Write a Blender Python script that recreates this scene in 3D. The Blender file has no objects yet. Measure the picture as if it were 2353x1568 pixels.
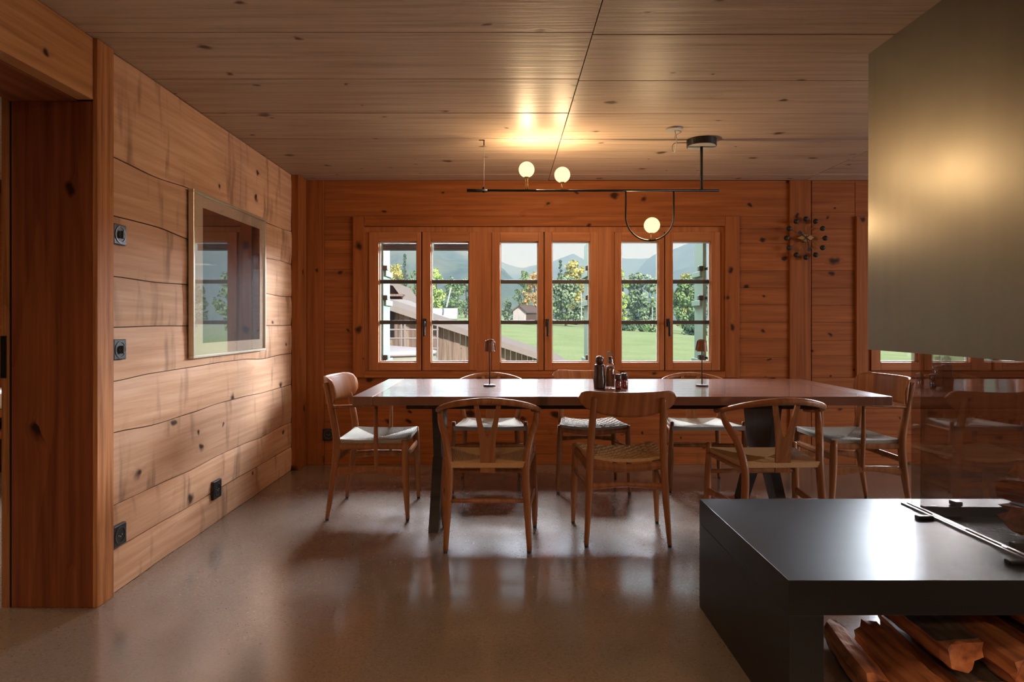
import bpy, bmesh, math, random
from mathutils import Vector, Matrix
random.seed(7)
PI = math.pi
S = bpy.context.scene
COL = S.collection

# ------------------------------------------------------------------ camera
F = 1444.0          # focal length in px of the 2353 x 1568 frame
CZ = 1.12           # eye height
VX, VY = 1162.0, 740.0
cam = bpy.data.cameras.new('camera')
cam.sensor_fit = 'HORIZONTAL'; cam.sensor_width = 36.0
cam.lens = 36.0 * F / 2353.0
cam.shift_x = (1176.5 - VX) / 2353.0
cam.shift_y = (VY - 784.0) / 2353.0
cam.clip_start = 0.05; cam.clip_end = 6000
camo = bpy.data.objects.new('camera', cam); COL.objects.link(camo)
camo.location = (0, 0, CZ); camo.rotation_euler = (PI / 2, 0, 0)
S.camera = camo

# ------------------------------------------------------------------ colour management
S.view_settings.view_transform = 'Standard'; S.view_settings.look = 'None'
S.view_settings.exposure = 0.18; S.view_settings.gamma = 1.0
S.view_settings.use_curve_mapping = False
S.cycles.transparent_max_bounces = 24
S.cycles.max_bounces = 6; S.cycles.volume_bounces = 1; S.cycles.adaptive_threshold = 0.08; S.cycles.adaptive_min_samples = 16; S.cycles.light_sampling_threshold = 0.03
S.cycles.sample_clamp_indirect = 4.0

# ------------------------------------------------------------------ sky
W = bpy.data.worlds.new('sky'); S.world = W; W.use_nodes = True
nt = W.node_tree; nt.nodes.clear()
wo = nt.nodes.new('ShaderNodeOutputWorld'); bg = nt.nodes.new('ShaderNodeBackground')
tc = nt.nodes.new('ShaderNodeTexCoord'); sx = nt.nodes.new('ShaderNodeSeparateXYZ')
cr = nt.nodes.new('ShaderNodeValToRGB')
cr.color_ramp.elements[0].position = 0.0; cr.color_ramp.elements[0].color = (0.97, 0.95, 1.10, 1)
cr.color_ramp.elements[1].position = 0.45; cr.color_ramp.elements[1].color = (0.58, 0.66, 0.84, 1)
e = cr.color_ramp.elements.new(0.14); e.color = (0.72, 0.80, 1.04, 1)
nt.links.new(tc.outputs['Generated'], sx.inputs[0]); nt.links.new(sx.outputs['Z'], cr.inputs[0])
nt.links.new(cr.outputs[0], bg.inputs['Color']); bg.inputs['Strength'].default_value = 1.0
nt.links.new(bg.outputs[0], wo.inputs['Surface'])

def light(name, typ, loc, energy, color, target=None, size=None, size_y=None, radius=None, spread=None):
    d = bpy.data.lights.new(name, typ); d.energy = energy; d.color = color
    if typ == 'AREA':
        d.shape = 'RECTANGLE'; d.size = size; d.size_y = size_y
        if spread: d.spread = spread
    if typ == 'POINT' and radius: d.shadow_soft_size = radius
    o = bpy.data.objects.new(name, d); COL.objects.link(o); o.location = loc
    if target is not None:
        o.rotation_euler = (Vector(target) - Vector(loc)).to_track_quat('-Z', 'Y').to_euler()
    return o

sun = light('sun', 'SUN', (0, 0, 50), 6.5, (1.0, 0.94, 0.86), target=(-30, 60, 0)); sun.data.angle = math.radians(3)
DAY = (0.84, 0.92, 1.0)
light('window_daylight', 'AREA', (-2.95, 6.3, 2.5), 160, DAY, target=(-3.1, 2.6, 0.0), size=1.3, size_y=0.8)  # added fill panel outside the next room's opening
# added area panels outside the openings, boosting the daylight indoors
light('window_daylight', 'AREA', (0.3, 8.0, 3.38), 290, DAY, target=(0.3, 2.9, 0.25), size=3.4, size_y=1.1, spread=math.radians(62))
light('window_daylight', 'AREA', (5.6, 9.6, 3.0), 430, DAY, target=(-1.9, 3.0, 0.5), size=5.0, size_y=1.8, spread=math.radians(44))
light('window_daylight', 'AREA', (5.0, 7.6, 2.85), 170, DAY, target=(1.5, 2.6, 0.4), size=3.0, size_y=1.1)
light('window_daylight', 'AREA', (7.4, 1.6, 1.9), 220, (0.95, 0.95, 1.0), target=(-1.6, 3.0, 0.5), size=3.4, size_y=1.6)  # added fill panel beyond the unseen side opening
WARM = (1.0, 0.68, 0.37)

# ------------------------------------------------------------------ helpers
def P(px, py, Y): return Vector(((px - VX) * Y / F, Y, CZ + (VY - py) * Y / F))
YB = 4.93
def bx_(px): return (px - VX) * YB / F
def bz_(py): return CZ + (VY - py) * YB / F

def link(name, me, mat=None, parent=None, smooth=False):
    o = bpy.data.objects.new(name, me); COL.objects.link(o)
    if mat is not None:
        if len(me.materials) == 0: me.materials.append(mat)
    if smooth:
        for p in me.polygons: p.use_smooth = True
    if parent is not None: o.parent = parent
    return o
def obj(name, bm, mat=None, parent=None, smooth=False):
    bmesh.ops.recalc_face_normals(bm, faces=bm.faces)
    me = bpy.data.meshes.new(name); bm.to_mesh(me); bm.free()
    return link(name, me, mat, parent, smooth)
def tag(o, label=None, cat=None, group=None, kind=None):
    if label: o['label'] = label
    if cat: o['category'] = cat
    if group: o['group'] = group
    if kind: o['kind'] = kind
    return o
def empty(name, loc=(0, 0, 0), rz=0):
    o = bpy.data.objects.new(name, None); COL.objects.link(o); o.location = loc; o.rotation_euler = (0, 0, rz)
    o.empty_display_size = 0.1
    return o
def copy_tree(o, parent=None):
    c = o.copy(); COL.objects.link(c); c.parent = parent
    for ch in list(o.children): copy_tree(ch, c)
    return c
def NB(): return bmesh.new()
def box(bm, x0, x1, y0, y1, z0, z1, bev=0.0):
    vs = [bm.verts.new((x, y, z)) for x in (x0, x1) for y in (y0, y1) for z in (z0, z1)]
    f = [(0, 1, 3, 2), (4, 6, 7, 5), (0, 4, 5, 1), (2, 3, 7, 6), (0, 2, 6, 4), (1, 5, 7, 3)]
    fs = [bm.faces.new([vs[i] for i in q]) for q in f]
    if bev > 0:
        es = set()
        for q in fs:
            for e in q.edges: es.add(e)
        bmesh.ops.bevel(bm, geom=list(es), offset=bev, segments=2, affect='EDGES', profile=0.5)
    return bm
def mbox(name, x0, x1, y0, y1, z0, z1, mat, parent=None, bev=0.0):
    return obj(name, box(NB(), x0, x1, y0, y1, z0, z1, bev), mat, parent)
def catmull(pts, n):
    pts = [Vector(p) for p in pts]
    if len(pts) < 3: return [pts[0].lerp(pts[-1], i / n) for i in range(n + 1)]
    out = []
    ext = [2 * pts[0] - pts[1]] + pts + [2 * pts[-1] - pts[-2]]
    for i in range(1, len(ext) - 2):
        p0, p1, p2, p3 = ext[i - 1:i + 3]
        for k in range(n):
            t = k / n
            out.append(0.5 * ((2 * p1) + (-p0 + p2) * t + (2 * p0 - 5 * p1 + 4 * p2 - p3) * t * t + (-p0 + 3 * p1 - 3 * p2 + p3) * t ** 3))
    out.append(pts[-1].copy()); return out
def lerpr(rs, t):
    if not isinstance(rs, (list, tuple)): return rs
    x = t * (len(rs) - 1); i = min(int(x), len(rs) - 2); f = x - i
    return rs[i] * (1 - f) + rs[i + 1] * f
def tube(bm, pts, r, n=10, seg=5, ry=None, up=None, smooth=True, square=False):
    path = catmull(pts, seg) if smooth and len(pts) > 2 else [Vector(p) for p in pts]
    if len(path) == 2 and isinstance(r, (list, tuple)) and len(r) > 2:
        a, b = path; path = [a.lerp(b, i / (2 * (len(r) - 1))) for i in range(2 * (len(r) - 1) + 1)]
    m = len(path); rings = []
    T0 = (path[1] - path[0]).normalized()
    u = Vector(up) if up is not None else (Vector((0, 0, 1)) if abs(T0.z) < 0.9 else Vector((0, 1, 0)))
    for i, p in enumerate(path):
        T = (path[min(i + 1, m - 1)] - path[max(i - 1, 0)]).normalized()
        A = (u - T * u.dot(T)).normalized(); B = T.cross(A)
        if up is None: u = A
        ra = lerpr(r, i / (m - 1)); rb = lerpr(ry, i / (m - 1)) if ry is not None else ra
        ring = []
        for k in range(n):
            a = 2 * PI * k / n
            if square:
                c, s = math.cos(a + PI / n), math.sin(a + PI / n)
                q = max(abs(c), abs(s)); q = 0.25 * 1 + 0.75 * q if n > 4 else q
                c, s = c / q, s / q
            else: c, s = math.cos(a), math.sin(a)
            ring.append(bm.verts.new(p + A * (ra * c) + B * (rb * s)))
        rings.append(ring)
    for i in range(m - 1):
        for k in range(n):
            bm.faces.new((rings[i][k], rings[i][(k + 1) % n], rings[i + 1][(k + 1) % n], rings[i + 1][k]))
    bm.faces.new(rings[0][::-1]); bm.faces.new(rings[-1])
    return bm
def lathe(bm, prof, n=24, c=(0, 0, 0)):
    rings = []
    for (r, z) in prof:
        rings.append([bm.verts.new((c[0] + r * math.cos(2 * PI * k / n), c[1] + r * math.sin(2 * PI * k / n), c[2] + z)) for k in range(n)])
    for i in range(len(rings) - 1):
        for k in range(n):
            bm.faces.new((rings[i][k], rings[i][(k + 1) % n], rings[i + 1][(k + 1) % n], rings[i + 1][k]))
    if prof[0][0] > 1e-6: bm.faces.new(rings[0][::-1])
    if prof[-1][0] > 1e-6: bm.faces.new(rings[-1])
    bmesh.ops.remove_doubles(bm, verts=bm.verts, dist=1e-6)
    return bm
def ball(bm, c, r, u=20, v=12):
    bmesh.ops.create_uvsphere(bm, u_segments=u, v_segments=v, radius=r, matrix=Matrix.Translation(c)); return bm
def prism(bm, poly, off):
    """poly: list of 3-D points; off: vector of thickness"""
    off = Vector(off)
    a = [bm.verts.new(p) for p in poly]; b = [bm.verts.new(Vector(p) + off) for p in poly]
    bm.faces.new(a[::-1]); bm.faces.new(b); n = len(a)
    for i in range(n): bm.faces.new((a[i], a[(i + 1) % n], b[(i + 1) % n], b[i]))
    return bm
def shell(bm, fn, nu, nv, off):
    """thick curved sheet: fn(u,v) -> point, off(u,v) -> offset vector of its back face"""
    A = [[bm.verts.new(fn(i / nu, j / nv)) for j in range(nv + 1)] for i in range(nu + 1)]
    B = [[bm.verts.new(Vector(fn(i / nu, j / nv)) + Vector(off(i / nu, j / nv))) for j in range(nv + 1)] for i in range(nu + 1)]
    for i in range(nu):
        for j in range(nv):
            bm.faces.new((A[i][j], A[i + 1][j], A[i + 1][j + 1], A[i][j + 1]))
            bm.faces.new((B[i][j], B[i][j + 1], B[i + 1][j + 1], B[i + 1][j]))
    for i in range(nu):
        bm.faces.new((A[i][0], B[i][0], B[i + 1][0], A[i + 1][0])); bm.faces.new((A[i][nv], A[i + 1][nv], B[i + 1][nv], B[i][nv]))
    for j in range(nv):
        bm.faces.new((A[0][j], A[0][j + 1], B[0][j + 1], B[0][j])); bm.faces.new((A[nu][j], B[nu][j], B[nu][j + 1], A[nu][j + 1]))
    return bm
def h1(*a):
    """cheap repeatable noise value in -1..1"""
    x = math.sin(sum(v * k for v, k in zip(a, (12.9898, 78.233, 37.719, 4.581)))) * 43758.5453
    return 2 * (x - math.floor(x)) - 1
def sn(x, s=0.0):
    i = math.floor(x); f = x - i; f = f * f * (3 - 2 * f)
    return h1(i, s) * (1 - f) + h1(i + 1, s) * f
def sn2(x, y, s=0.0):
    i, j = math.floor(x), math.floor(y); f, g = x - i, y - j
    f = f * f * (3 - 2 * f); g = g * g * (3 - 2 * g)
    return (h1(i, j, s) * (1 - f) + h1(i + 1, j, s) * f) * (1 - g) + (h1(i, j + 1, s) * (1 - f) + h1(i + 1, j + 1, s) * f) * g

# ------------------------------------------------------------------ materials
def newmat(name):
    m = bpy.data.materials.new(name); m.use_nodes = True
    return m, m.node_tree, m.node_tree.nodes['Principled BSDF']
def N(nt, t, **kw):
    n = nt.nodes.new(t)
    for k, v in kw.items(): setattr(n, k, v)
    return n
def ramp(nt, fac, stops):
    r = N(nt, 'ShaderNodeValToRGB'); els = r.color_ramp.elements
    while len(els) < len(stops): els.new(0.5)
    for el, (p, c) in zip(els, stops):
        el.position = p; el.color = tuple(c) + (1,) if len(c) == 3 else c
    nt.links.new(fac, r.inputs[0]); return r.outputs[0]
def mixc(nt, a, b, fac, mode='MIX'):
    m = N(nt, 'ShaderNodeMix', data_type='RGBA', blend_type=mode)
    for s, v in ((m.inputs[0], fac), (m.inputs[6], a), (m.inputs[7], b)):
        if hasattr(v, 'is_linked') or hasattr(v, 'links'): nt.links.new(v, s)
        elif isinstance(v, (int, float)): s.default_value = v
        else: s.default_value = tuple(v) + (1,) if len(v) == 3 else v
    return m.outputs[2]
def math_(nt, op, a, b=None, clamp=False):
    m = N(nt, 'ShaderNodeMath', operation=op, use_clamp=clamp)
    for s, v in zip(m.inputs, (a, b)):
        if v is None: continue
        if isinstance(v, (int, float)): s.default_value = v
        else: nt.links.new(v, s)
    return m.outputs[0]
def plain(name, col, rough=0.5, metal=0.0, spec=0.5, bump=0.0, bscale=60, coat=0.0):
    m, nt, b = newmat(name)
    b.inputs['Base Color'].default_value = tuple(col) + (1,)
    b.inputs['Roughness'].default_value = rough; b.inputs['Metallic'].default_value = metal
    b.inputs['Specular IOR Level'].default_value = spec
    b.inputs['Coat Weight'].default_value = coat
    tc = N(nt, 'ShaderNodeTexCoord'); no = N(nt, 'ShaderNodeTexNoise'); no.inputs['Scale'].default_value = bscale
    no.inputs['Detail'].default_value = 2
    nt.links.new(tc.outputs['Object'], no.inputs['Vector'])
    c = mixc(nt, tuple(col), tuple(x * 0.8 for x in col), no.outputs['Fac'])
    nt.links.new(c, b.inputs['Base Color'])
    if bump > 0:
        bp = N(nt, 'ShaderNodeBump'); bp.inputs['Strength'].default_value = bump; bp.inputs['Distance'].default_value = 0.01
        nt.links.new(no.outputs['Fac'], bp.inputs['Height']); nt.links.new(bp.outputs[0], b.inputs['Normal'])
    return m
AX = {'X': (1, 0, 0), 'Y': (0, 1, 0), 'Z': (0, 0, 1), 'XY': (1, 0.83, 0)}
def wood(name, light_, mid, dark, along='X', across='Z', knots=0.35, knot_col=(0.022, 0.008, 0.003), kscale=1.0, rough=0.55, grain=1.0, stain=0.0, bump=0.12, spec=0.14, vary=0.22, patch=0.0, coat=0.0, coat_rough=0.25):
    m, nt, b = newmat(name); L = nt.links.new
    tc = N(nt, 'ShaderNodeTexCoord'); oi = N(nt, 'ShaderNodeObjectInfo')
    def dot(axis):
        d = N(nt, 'ShaderNodeVectorMath', operation='DOT_PRODUCT'); L(tc.outputs['Object'], d.inputs[0]); d.inputs[1].default_value = AX[axis]
        return d.outputs['Value']
    rnd = math_(nt, 'MULTIPLY', oi.outputs['Random'], 41.0)
    u = math_(nt, 'ADD', dot(along), rnd); v = math_(nt, 'ADD', dot(across), math_(nt, 'MULTIPLY', oi.outputs['Random'], 17.0))
    def vec(su, sv, w=None):
        c = N(nt, 'ShaderNodeCombineXYZ'); L(math_(nt, 'MULTIPLY', u, su), c.inputs[0]); L(math_(nt, 'MULTIPLY', v, sv), c.inputs[1])
        if w is not None: L(math_(nt, 'ADD', math_(nt, 'MULTIPLY', v, sv), math_(nt, 'MULTIPLY', w, 0.7)), c.inputs[1])
        return c.outputs[0]
    # knots first: the grain flows round them
    vo = N(nt, 'ShaderNodeTexVoronoi', voronoi_dimensions='2D'); vo.inputs['Randomness'].default_value = 0.95
    vo.inputs['Scale'].default_value = 1.0
    kw = N(nt, 'ShaderNodeTexNoise', noise_dimensions='2D'); kw.inputs['Scale'].default_value = 1.0; kw.inputs['Detail'].default_value = 1; L(vec(14.0, 16.0), kw.inputs['Vector'])
    ks = N(nt, 'ShaderNodeVectorMath', operation='SUBTRACT'); L(kw.outputs['Color'], ks.inputs[0]); ks.inputs[1].default_value = (0.5, 0.5, 0.5)
    km = N(nt, 'ShaderNodeVectorMath', operation='SCALE'); L(ks.outputs[0], km.inputs[0]); km.inputs['Scale'].default_value = 0.22
    ka = N(nt, 'ShaderNodeVectorMath', operation='ADD'); L(vec(5.2 * kscale, 7.0 * kscale), ka.inputs[0]); L(km.outputs[0], ka.inputs[1])
    L(ka.outputs[0], vo.inputs['Vector'])
    sep = N(nt, 'ShaderNodeSeparateColor'); L(vo.outputs['Color'], sep.inputs[0])
    keep = math_(nt, 'LESS_THAN', sep.outputs[0], knots)
    size = math_(nt, 'ADD', math_(nt, 'MULTIPLY', math_(nt, 'POWER', sep.outputs[1], 2.0), 0.10), 0.045)
    kd = math_(nt, 'DIVIDE', vo.outputs['Distance'], size)
    kn = math_(nt, 'MULTIPLY', math_(nt, 'SUBTRACT', 1.5, kd, clamp=True), keep)
    kn = math_(nt, 'MULTIPLY', kn, 1.1, clamp=True)
    halo = math_(nt, 'MULTIPLY', math_(nt, 'SUBTRACT', 1.0, math_(nt, 'MULTIPLY', kd, 0.36), clamp=True), keep)
    # grain
    n1 = N(nt, 'ShaderNodeTexNoise', noise_dimensions='2D'); n1.inputs['Scale'].default_value = 1.0; n1.inputs['Detail'].default_value = 3; n1.inputs['Roughness'].default_value = 0.6
    L(vec(1.3 * grain, 34 * grain, halo), n1.inputs['Vector'])
    n2 = N(nt, 'ShaderNodeTexNoise', noise_dimensions='2D'); n2.inputs['Scale'].default_value = 1.0; n2.inputs['Detail'].default_value = 1; L(vec(0.28, 4.5), n2.inputs['Vector'])
    ring = math_(nt, 'FRACT', math_(nt, 'ADD', math_(nt, 'MULTIPLY', n2.outputs['Fac'], 7.0 * grain), math_(nt, 'MULTIPLY', halo, 0.5)))
    n3 = N(nt, 'ShaderNodeTexNoise', noise_dimensions='2D'); n3.inputs['Scale'].default_value = 1.0; n3.inputs['Detail'].default_value = 1.5; L(vec(1.1, 2.2), n3.inputs['Vector'])
    fac = math_(nt, 'ADD', math_(nt, 'MULTIPLY', n1.outputs['Fac'], 0.88), math_(nt, 'MULTIPLY', ring, 0.12))
    col = ramp(nt, fac, [(0.22, dark), (0.5, mid), (0.78, light_)])
    shade = math_(nt, 'ADD', math_(nt, 'MULTIPLY', oi.outputs['Random'], vary), 1.0 - vary * 0.6)
    sh = N(nt, 'ShaderNodeCombineColor'); [L(shade, sh.inputs[i]) for i in range(3)]
    col = mixc(nt, col, sh.outputs[0], 1.0, 'MULTIPLY')
    if patch > 0:
        pf = ramp(nt, n3.outputs['Fac'], [(0.35, (0, 0, 0)), (0.7, (1, 1, 1))])
        col = mixc(nt, col, mixc(nt, col, (0.75, 0.7, 0.66), 1.0, 'MULTIPLY'), math_(nt, 'MULTIPLY', pf, patch))
    if stain > 0:   # smudges and axe marks across the grain
        n4 = N(nt, 'ShaderNodeTexNoise', noise_dimensions='2D'); n4.inputs['Scale'].default_value = 1.0; n4.inputs['Detail'].default_value = 2
        L(vec(9.0, 1.9), n4.inputs['Vector'])
        sm = ramp(nt, n4.outputs['Fac'], [(0.56, (0, 0, 0)), (0.69, (1, 1, 1))])
        n5 = N(nt, 'ShaderNodeTexNoise', noise_dimensions='2D'); n5.inputs['Scale'].default_value = 1.0; n5.inputs['Detail'].default_value = 1; L(vec(26.0, 4.0), n5.inputs['Vector'])
        sm = math_(nt, 'MULTIPLY', sm, ramp(nt, n5.outputs['Fac'], [(0.35, (0.2, 0.2, 0.2)), (0.62, (1, 1, 1))]))
        col = mixc(nt, col, tuple(x * 0.35 for x in dark), math_(nt, 'MULTIPLY', sm, stain))
    col = mixc(nt, col, tuple(x * 0.75 for x in dark), math_(nt, 'MULTIPLY', halo, 0.32))
    col = mixc(nt, col, knot_col, math_(nt, 'MULTIPLY', kn, 0.95))
    L(col, b.inputs['Base Color'])
    b.inputs['Roughness'].default_value = rough; b.inputs['Specular IOR Level'].default_value = spec; b.inputs['Coat Weight'].default_value = coat
    b.inputs['Coat Roughness'].default_value = coat_rough
    bp = N(nt, 'ShaderNodeBump'); bp.inputs['Strength'].default_value = bump; bp.inputs['Distance'].default_value = 0.006
    if bump > 0.08: L(n1.outputs['Fac'], bp.inputs['Height']); L(bp.outputs[0], b.inputs['Normal'])
    return m
def glassy(name, tint=(1, 1, 1), f0=0.05, gain=1.0, rough=0.0):
    m = bpy.data.materials.new(name); m.use_nodes = True; nt = m.node_tree; nt.nodes.clear(); L = nt.links.new
    o = N(nt, 'ShaderNodeOutputMaterial'); mx = N(nt, 'ShaderNodeMixShader'); t = N(nt, 'ShaderNodeBsdfTransparent'); g = N(nt, 'ShaderNodeBsdfGlossy')
    t.inputs[0].default_value = tuple(tint) + (1,); g.inputs['Roughness'].default_value = rough
    lw = N(nt, 'ShaderNodeLayerWeight'); lw.inputs['Blend'].default_value = 0.5
    f = math_(nt, 'POWER', lw.outputs['Facing'], 5.0)
    f = math_(nt, 'ADD', math_(nt, 'MULTIPLY', f, 1 - f0), f0)
    f = math_(nt, 'MULTIPLY', f, gain, clamp=True)
    L(f, mx.inputs[0]); L(t.outputs[0], mx.inputs[1]); L(g.outputs[0], mx.inputs[2]); L(mx.outputs[0], o.inputs[0])
    return m
def emit(name, col, strength):
    m = bpy.data.materials.new(name); m.use_nodes = True; nt = m.node_tree; nt.nodes.clear()
    o = N(nt, 'ShaderNodeOutputMaterial'); e_ = N(nt, 'ShaderNodeEmission'); e_.inputs[0].default_value = tuple(col) + (1,); e_.inputs[1].default_value = strength
    nt.links.new(e_.outputs[0], o.inputs[0]); return m
def opal(name, col, strength, thru):
    m = bpy.data.materials.new(name); m.use_nodes = True; nt = m.node_tree; nt.nodes.clear(); L = nt.links.new
    o = N(nt, 'ShaderNodeOutputMaterial'); e_ = N(nt, 'ShaderNodeEmission'); t = N(nt, 'ShaderNodeBsdfTransparent'); mx = N(nt, 'ShaderNodeMixShader')
    tc = N(nt, 'ShaderNodeTexCoord'); no = N(nt, 'ShaderNodeTexNoise'); no.inputs['Scale'].default_value = 9; L(tc.outputs['Object'], no.inputs['Vector'])
    L(mixc(nt, col, tuple(x * 0.93 for x in col), no.outputs['Fac']), e_.inputs[0]); e_.inputs[1].default_value = strength
    mx.inputs[0].default_value = 1 - thru; L(t.outputs[0], mx.inputs[1]); L(e_.outputs[0], mx.inputs[2]); L(mx.outputs[0], o.inputs[0]); return m
def steel(name, col, rough, axis='Z', metal=1.0, mott=0.3, spec=0.5):
    m, nt, b = newmat(name); L = nt.links.new
    tc = N(nt, 'ShaderNodeTexCoord'); mp = N(nt, 'ShaderNodeMapping'); L(tc.outputs['Object'], mp.inputs[0])
    mp.inputs['Scale'].default_value = {'Z': (22, 22, 0.8), 'X': (1.2, 26, 26)}[axis]
    n1 = N(nt, 'ShaderNodeTexNoise'); n1.inputs['Scale'].default_value = 1; n1.inputs['Detail'].default_value = 1; L(mp.outputs[0], n1.inputs['Vector'])
    n2 = N(nt, 'ShaderNodeTexNoise'); n2.inputs['Scale'].default_value = 2.6; n2.inputs['Detail'].default_value = 5; L(tc.outputs['Object'], n2.inputs['Vector'])
    c = mixc(nt, col, tuple(x * (1 - mott) for x in col), n2.outputs['Fac'])
    c = mixc(nt, c, tuple(x * 1.15 for x in col), math_(nt, 'MULTIPLY', n1.outputs['Fac'], 0.3))
    L(c, b.inputs['Base Color']); b.inputs['Metallic'].default_value = metal; b.inputs['Specular IOR Level'].default_value = spec
    r = math_(nt, 'ADD', math_(nt, 'MULTIPLY', math_(nt, 'ADD', math_(nt, 'MULTIPLY', n1.outputs['Fac'], 0.3), n2.outputs['Fac']), 0.10), rough - 0.08)
    L(r, b.inputs['Roughness'])
    return m

ORL, ORM, ORD = (0.345, 0.112, 0.029), (0.275, 0.080, 0.019), (0.20, 0.054, 0.013)
M = {}
M['back'] = wood('larch_wall_boards', ORL, ORM, ORD, 'X', 'Z', knots=0.42, kscale=0.85)
M['post'] = wood('larch_posts', ORL, ORM, ORD, 'Z', 'XY', knots=0.22, kscale=0.9)
M['frame_v'] = wood('window_wood_upright', (0.42, 0.155, 0.056), (0.35, 0.120, 0.041), (0.27, 0.086, 0.029), 'Z', 'XY', knots=0.0, vary=0.12, rough=0.42)
M['frame_h'] = wood('window_wood_level', (0.42, 0.155, 0.056), (0.35, 0.120, 0.041), (0.27, 0.086, 0.029), 'X', 'Z', knots=0.0, vary=0.12, rough=0.42)
M['left'] = wood('old_wall_boards', (0.69, 0.425, 0.27), (0.60, 0.345, 0.205), (0.49, 0.265, 0.15), 'Y', 'Z', knots=0.17, kscale=0.72, stain=0.6, bump=0.3, vary=0.22, patch=0.5)
M['leftpost'] = wood('door_post_wood', (0.50, 0.22, 0.09), (0.38, 0.15, 0.055), (0.20, 0.075, 0.03), 'Z', 'XY', knots=0.1, grain=1.6, bump=0.3)
M['lintel'] = wood('door_lintel_wood', (0.60, 0.31, 0.14), (0.50, 0.23, 0.09), (0.33, 0.14, 0.055), 'Y', 'Z', knots=0.22, kscale=0.7)
M['jamb'] = wood('door_jamb_wood', (0.30, 0.095, 0.035), (0.22, 0.062, 0.022), (0.13, 0.034, 0.014), 'Z', 'X', knots=0.12, kscale=0.8, grain=0.9)
M['ceil'] = wood('ceiling_boards', (0.53, 0.415, 0.32), (0.45, 0.345, 0.26), (0.33, 0.24, 0.175), 'X', 'Y', knots=0.16, kscale=0.9, rough=0.45, spec=0.30, bump=0.32, vary=0.14, knot_col=(0.07, 0.045, 0.03), coat=0.0)
M['chair'] = wood('oiled_chair_wood', (0.36, 0.15, 0.058), (0.27, 0.10, 0.036), (0.19, 0.065, 0.024), 'Z', 'XY', knots=0.0, rough=0.38, bump=0.05, vary=0.15, coat=0.15)
M['table'] = wood('dark_table_wood', (0.21, 0.085, 0.045), (0.155, 0.058, 0.031), (0.10, 0.036, 0.02), 'X', 'Y', knots=0.05, rough=0.26, spec=0.6, bump=0.05, vary=0.3, coat=0.7, coat_rough=0.10)
M['trestle'] = wood('dark_trestle_wood', (0.055, 0.044, 0.040), (0.038, 0.030, 0.027), (0.022, 0.017, 0.015), 'Z', 'Y', knots=0.0, rough=0.4)
M['dark'] = plain('shadow_gap_backing', (0.05, 0.022, 0.010), 0.9)
M['black'] = plain('black_plastic', (0.012, 0.012, 0.013), 0.35)
M['blackmetal'] = plain('black_lacquered_metal', (0.014, 0.012, 0.011), 0.38, 0.3)
M['brass'] = plain('brass', (0.72, 0.47, 0.18), 0.28, 1.0)
M['grey'] = plain('grey_canopy_face', (0.34, 0.33, 0.31), 0.5)
M['spacer'] = plain('pale_glazing_spacer', (0.62, 0.60, 0.58), 0.5)
M['bar'] = plain('dark_glazing_bar', (0.055, 0.045, 0.040), 0.5)
M['blind'] = plain('dark_rolled_blind', (0.030, 0.028, 0.028), 0.6)
M['cord'] = plain('paper_cord', (0.38, 0.33, 0.26), 0.75, bump=0.4, bscale=220)
M['cordwarm'] = plain('aged_paper_cord', (0.55, 0.31, 0.13), 0.7, bump=0.4, bscale=220)  # orange of warm lamplight painted into the cord of the front-row seats
M['glass'] = glassy('window_glass', (0.985, 0.985, 0.995), 0.045, 1.0)
M['stoveglass'] = glassy('stove_glass', (0.78, 0.75, 0.73), 0.07, 2.2)
M['bulb'] = opal('lit_opal_globe', (1.0, 0.78, 0.40), 1.9, 0.5)
M['hood'] = steel('bronzed_steel_hood', (0.245, 0.225, 0.18), 0.345, 'Z', 1.0, 0.35)
M['hearth'] = steel('blackened_steel', (0.012, 0.011, 0.011), 0.36, 'X', 0.0, 0.25, 0.20)
M['soot'] = plain('sooty_firebox', (0.02, 0.018, 0.017), 0.6, bump=0.3)
M['frame_alu'] = plain('pale_picture_frame', (0.66, 0.58, 0.46), 0.3, 0.6)
M['mat'] = plain('cream_picture_mount', (0.86, 0.72, 0.55), 0.8)

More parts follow.
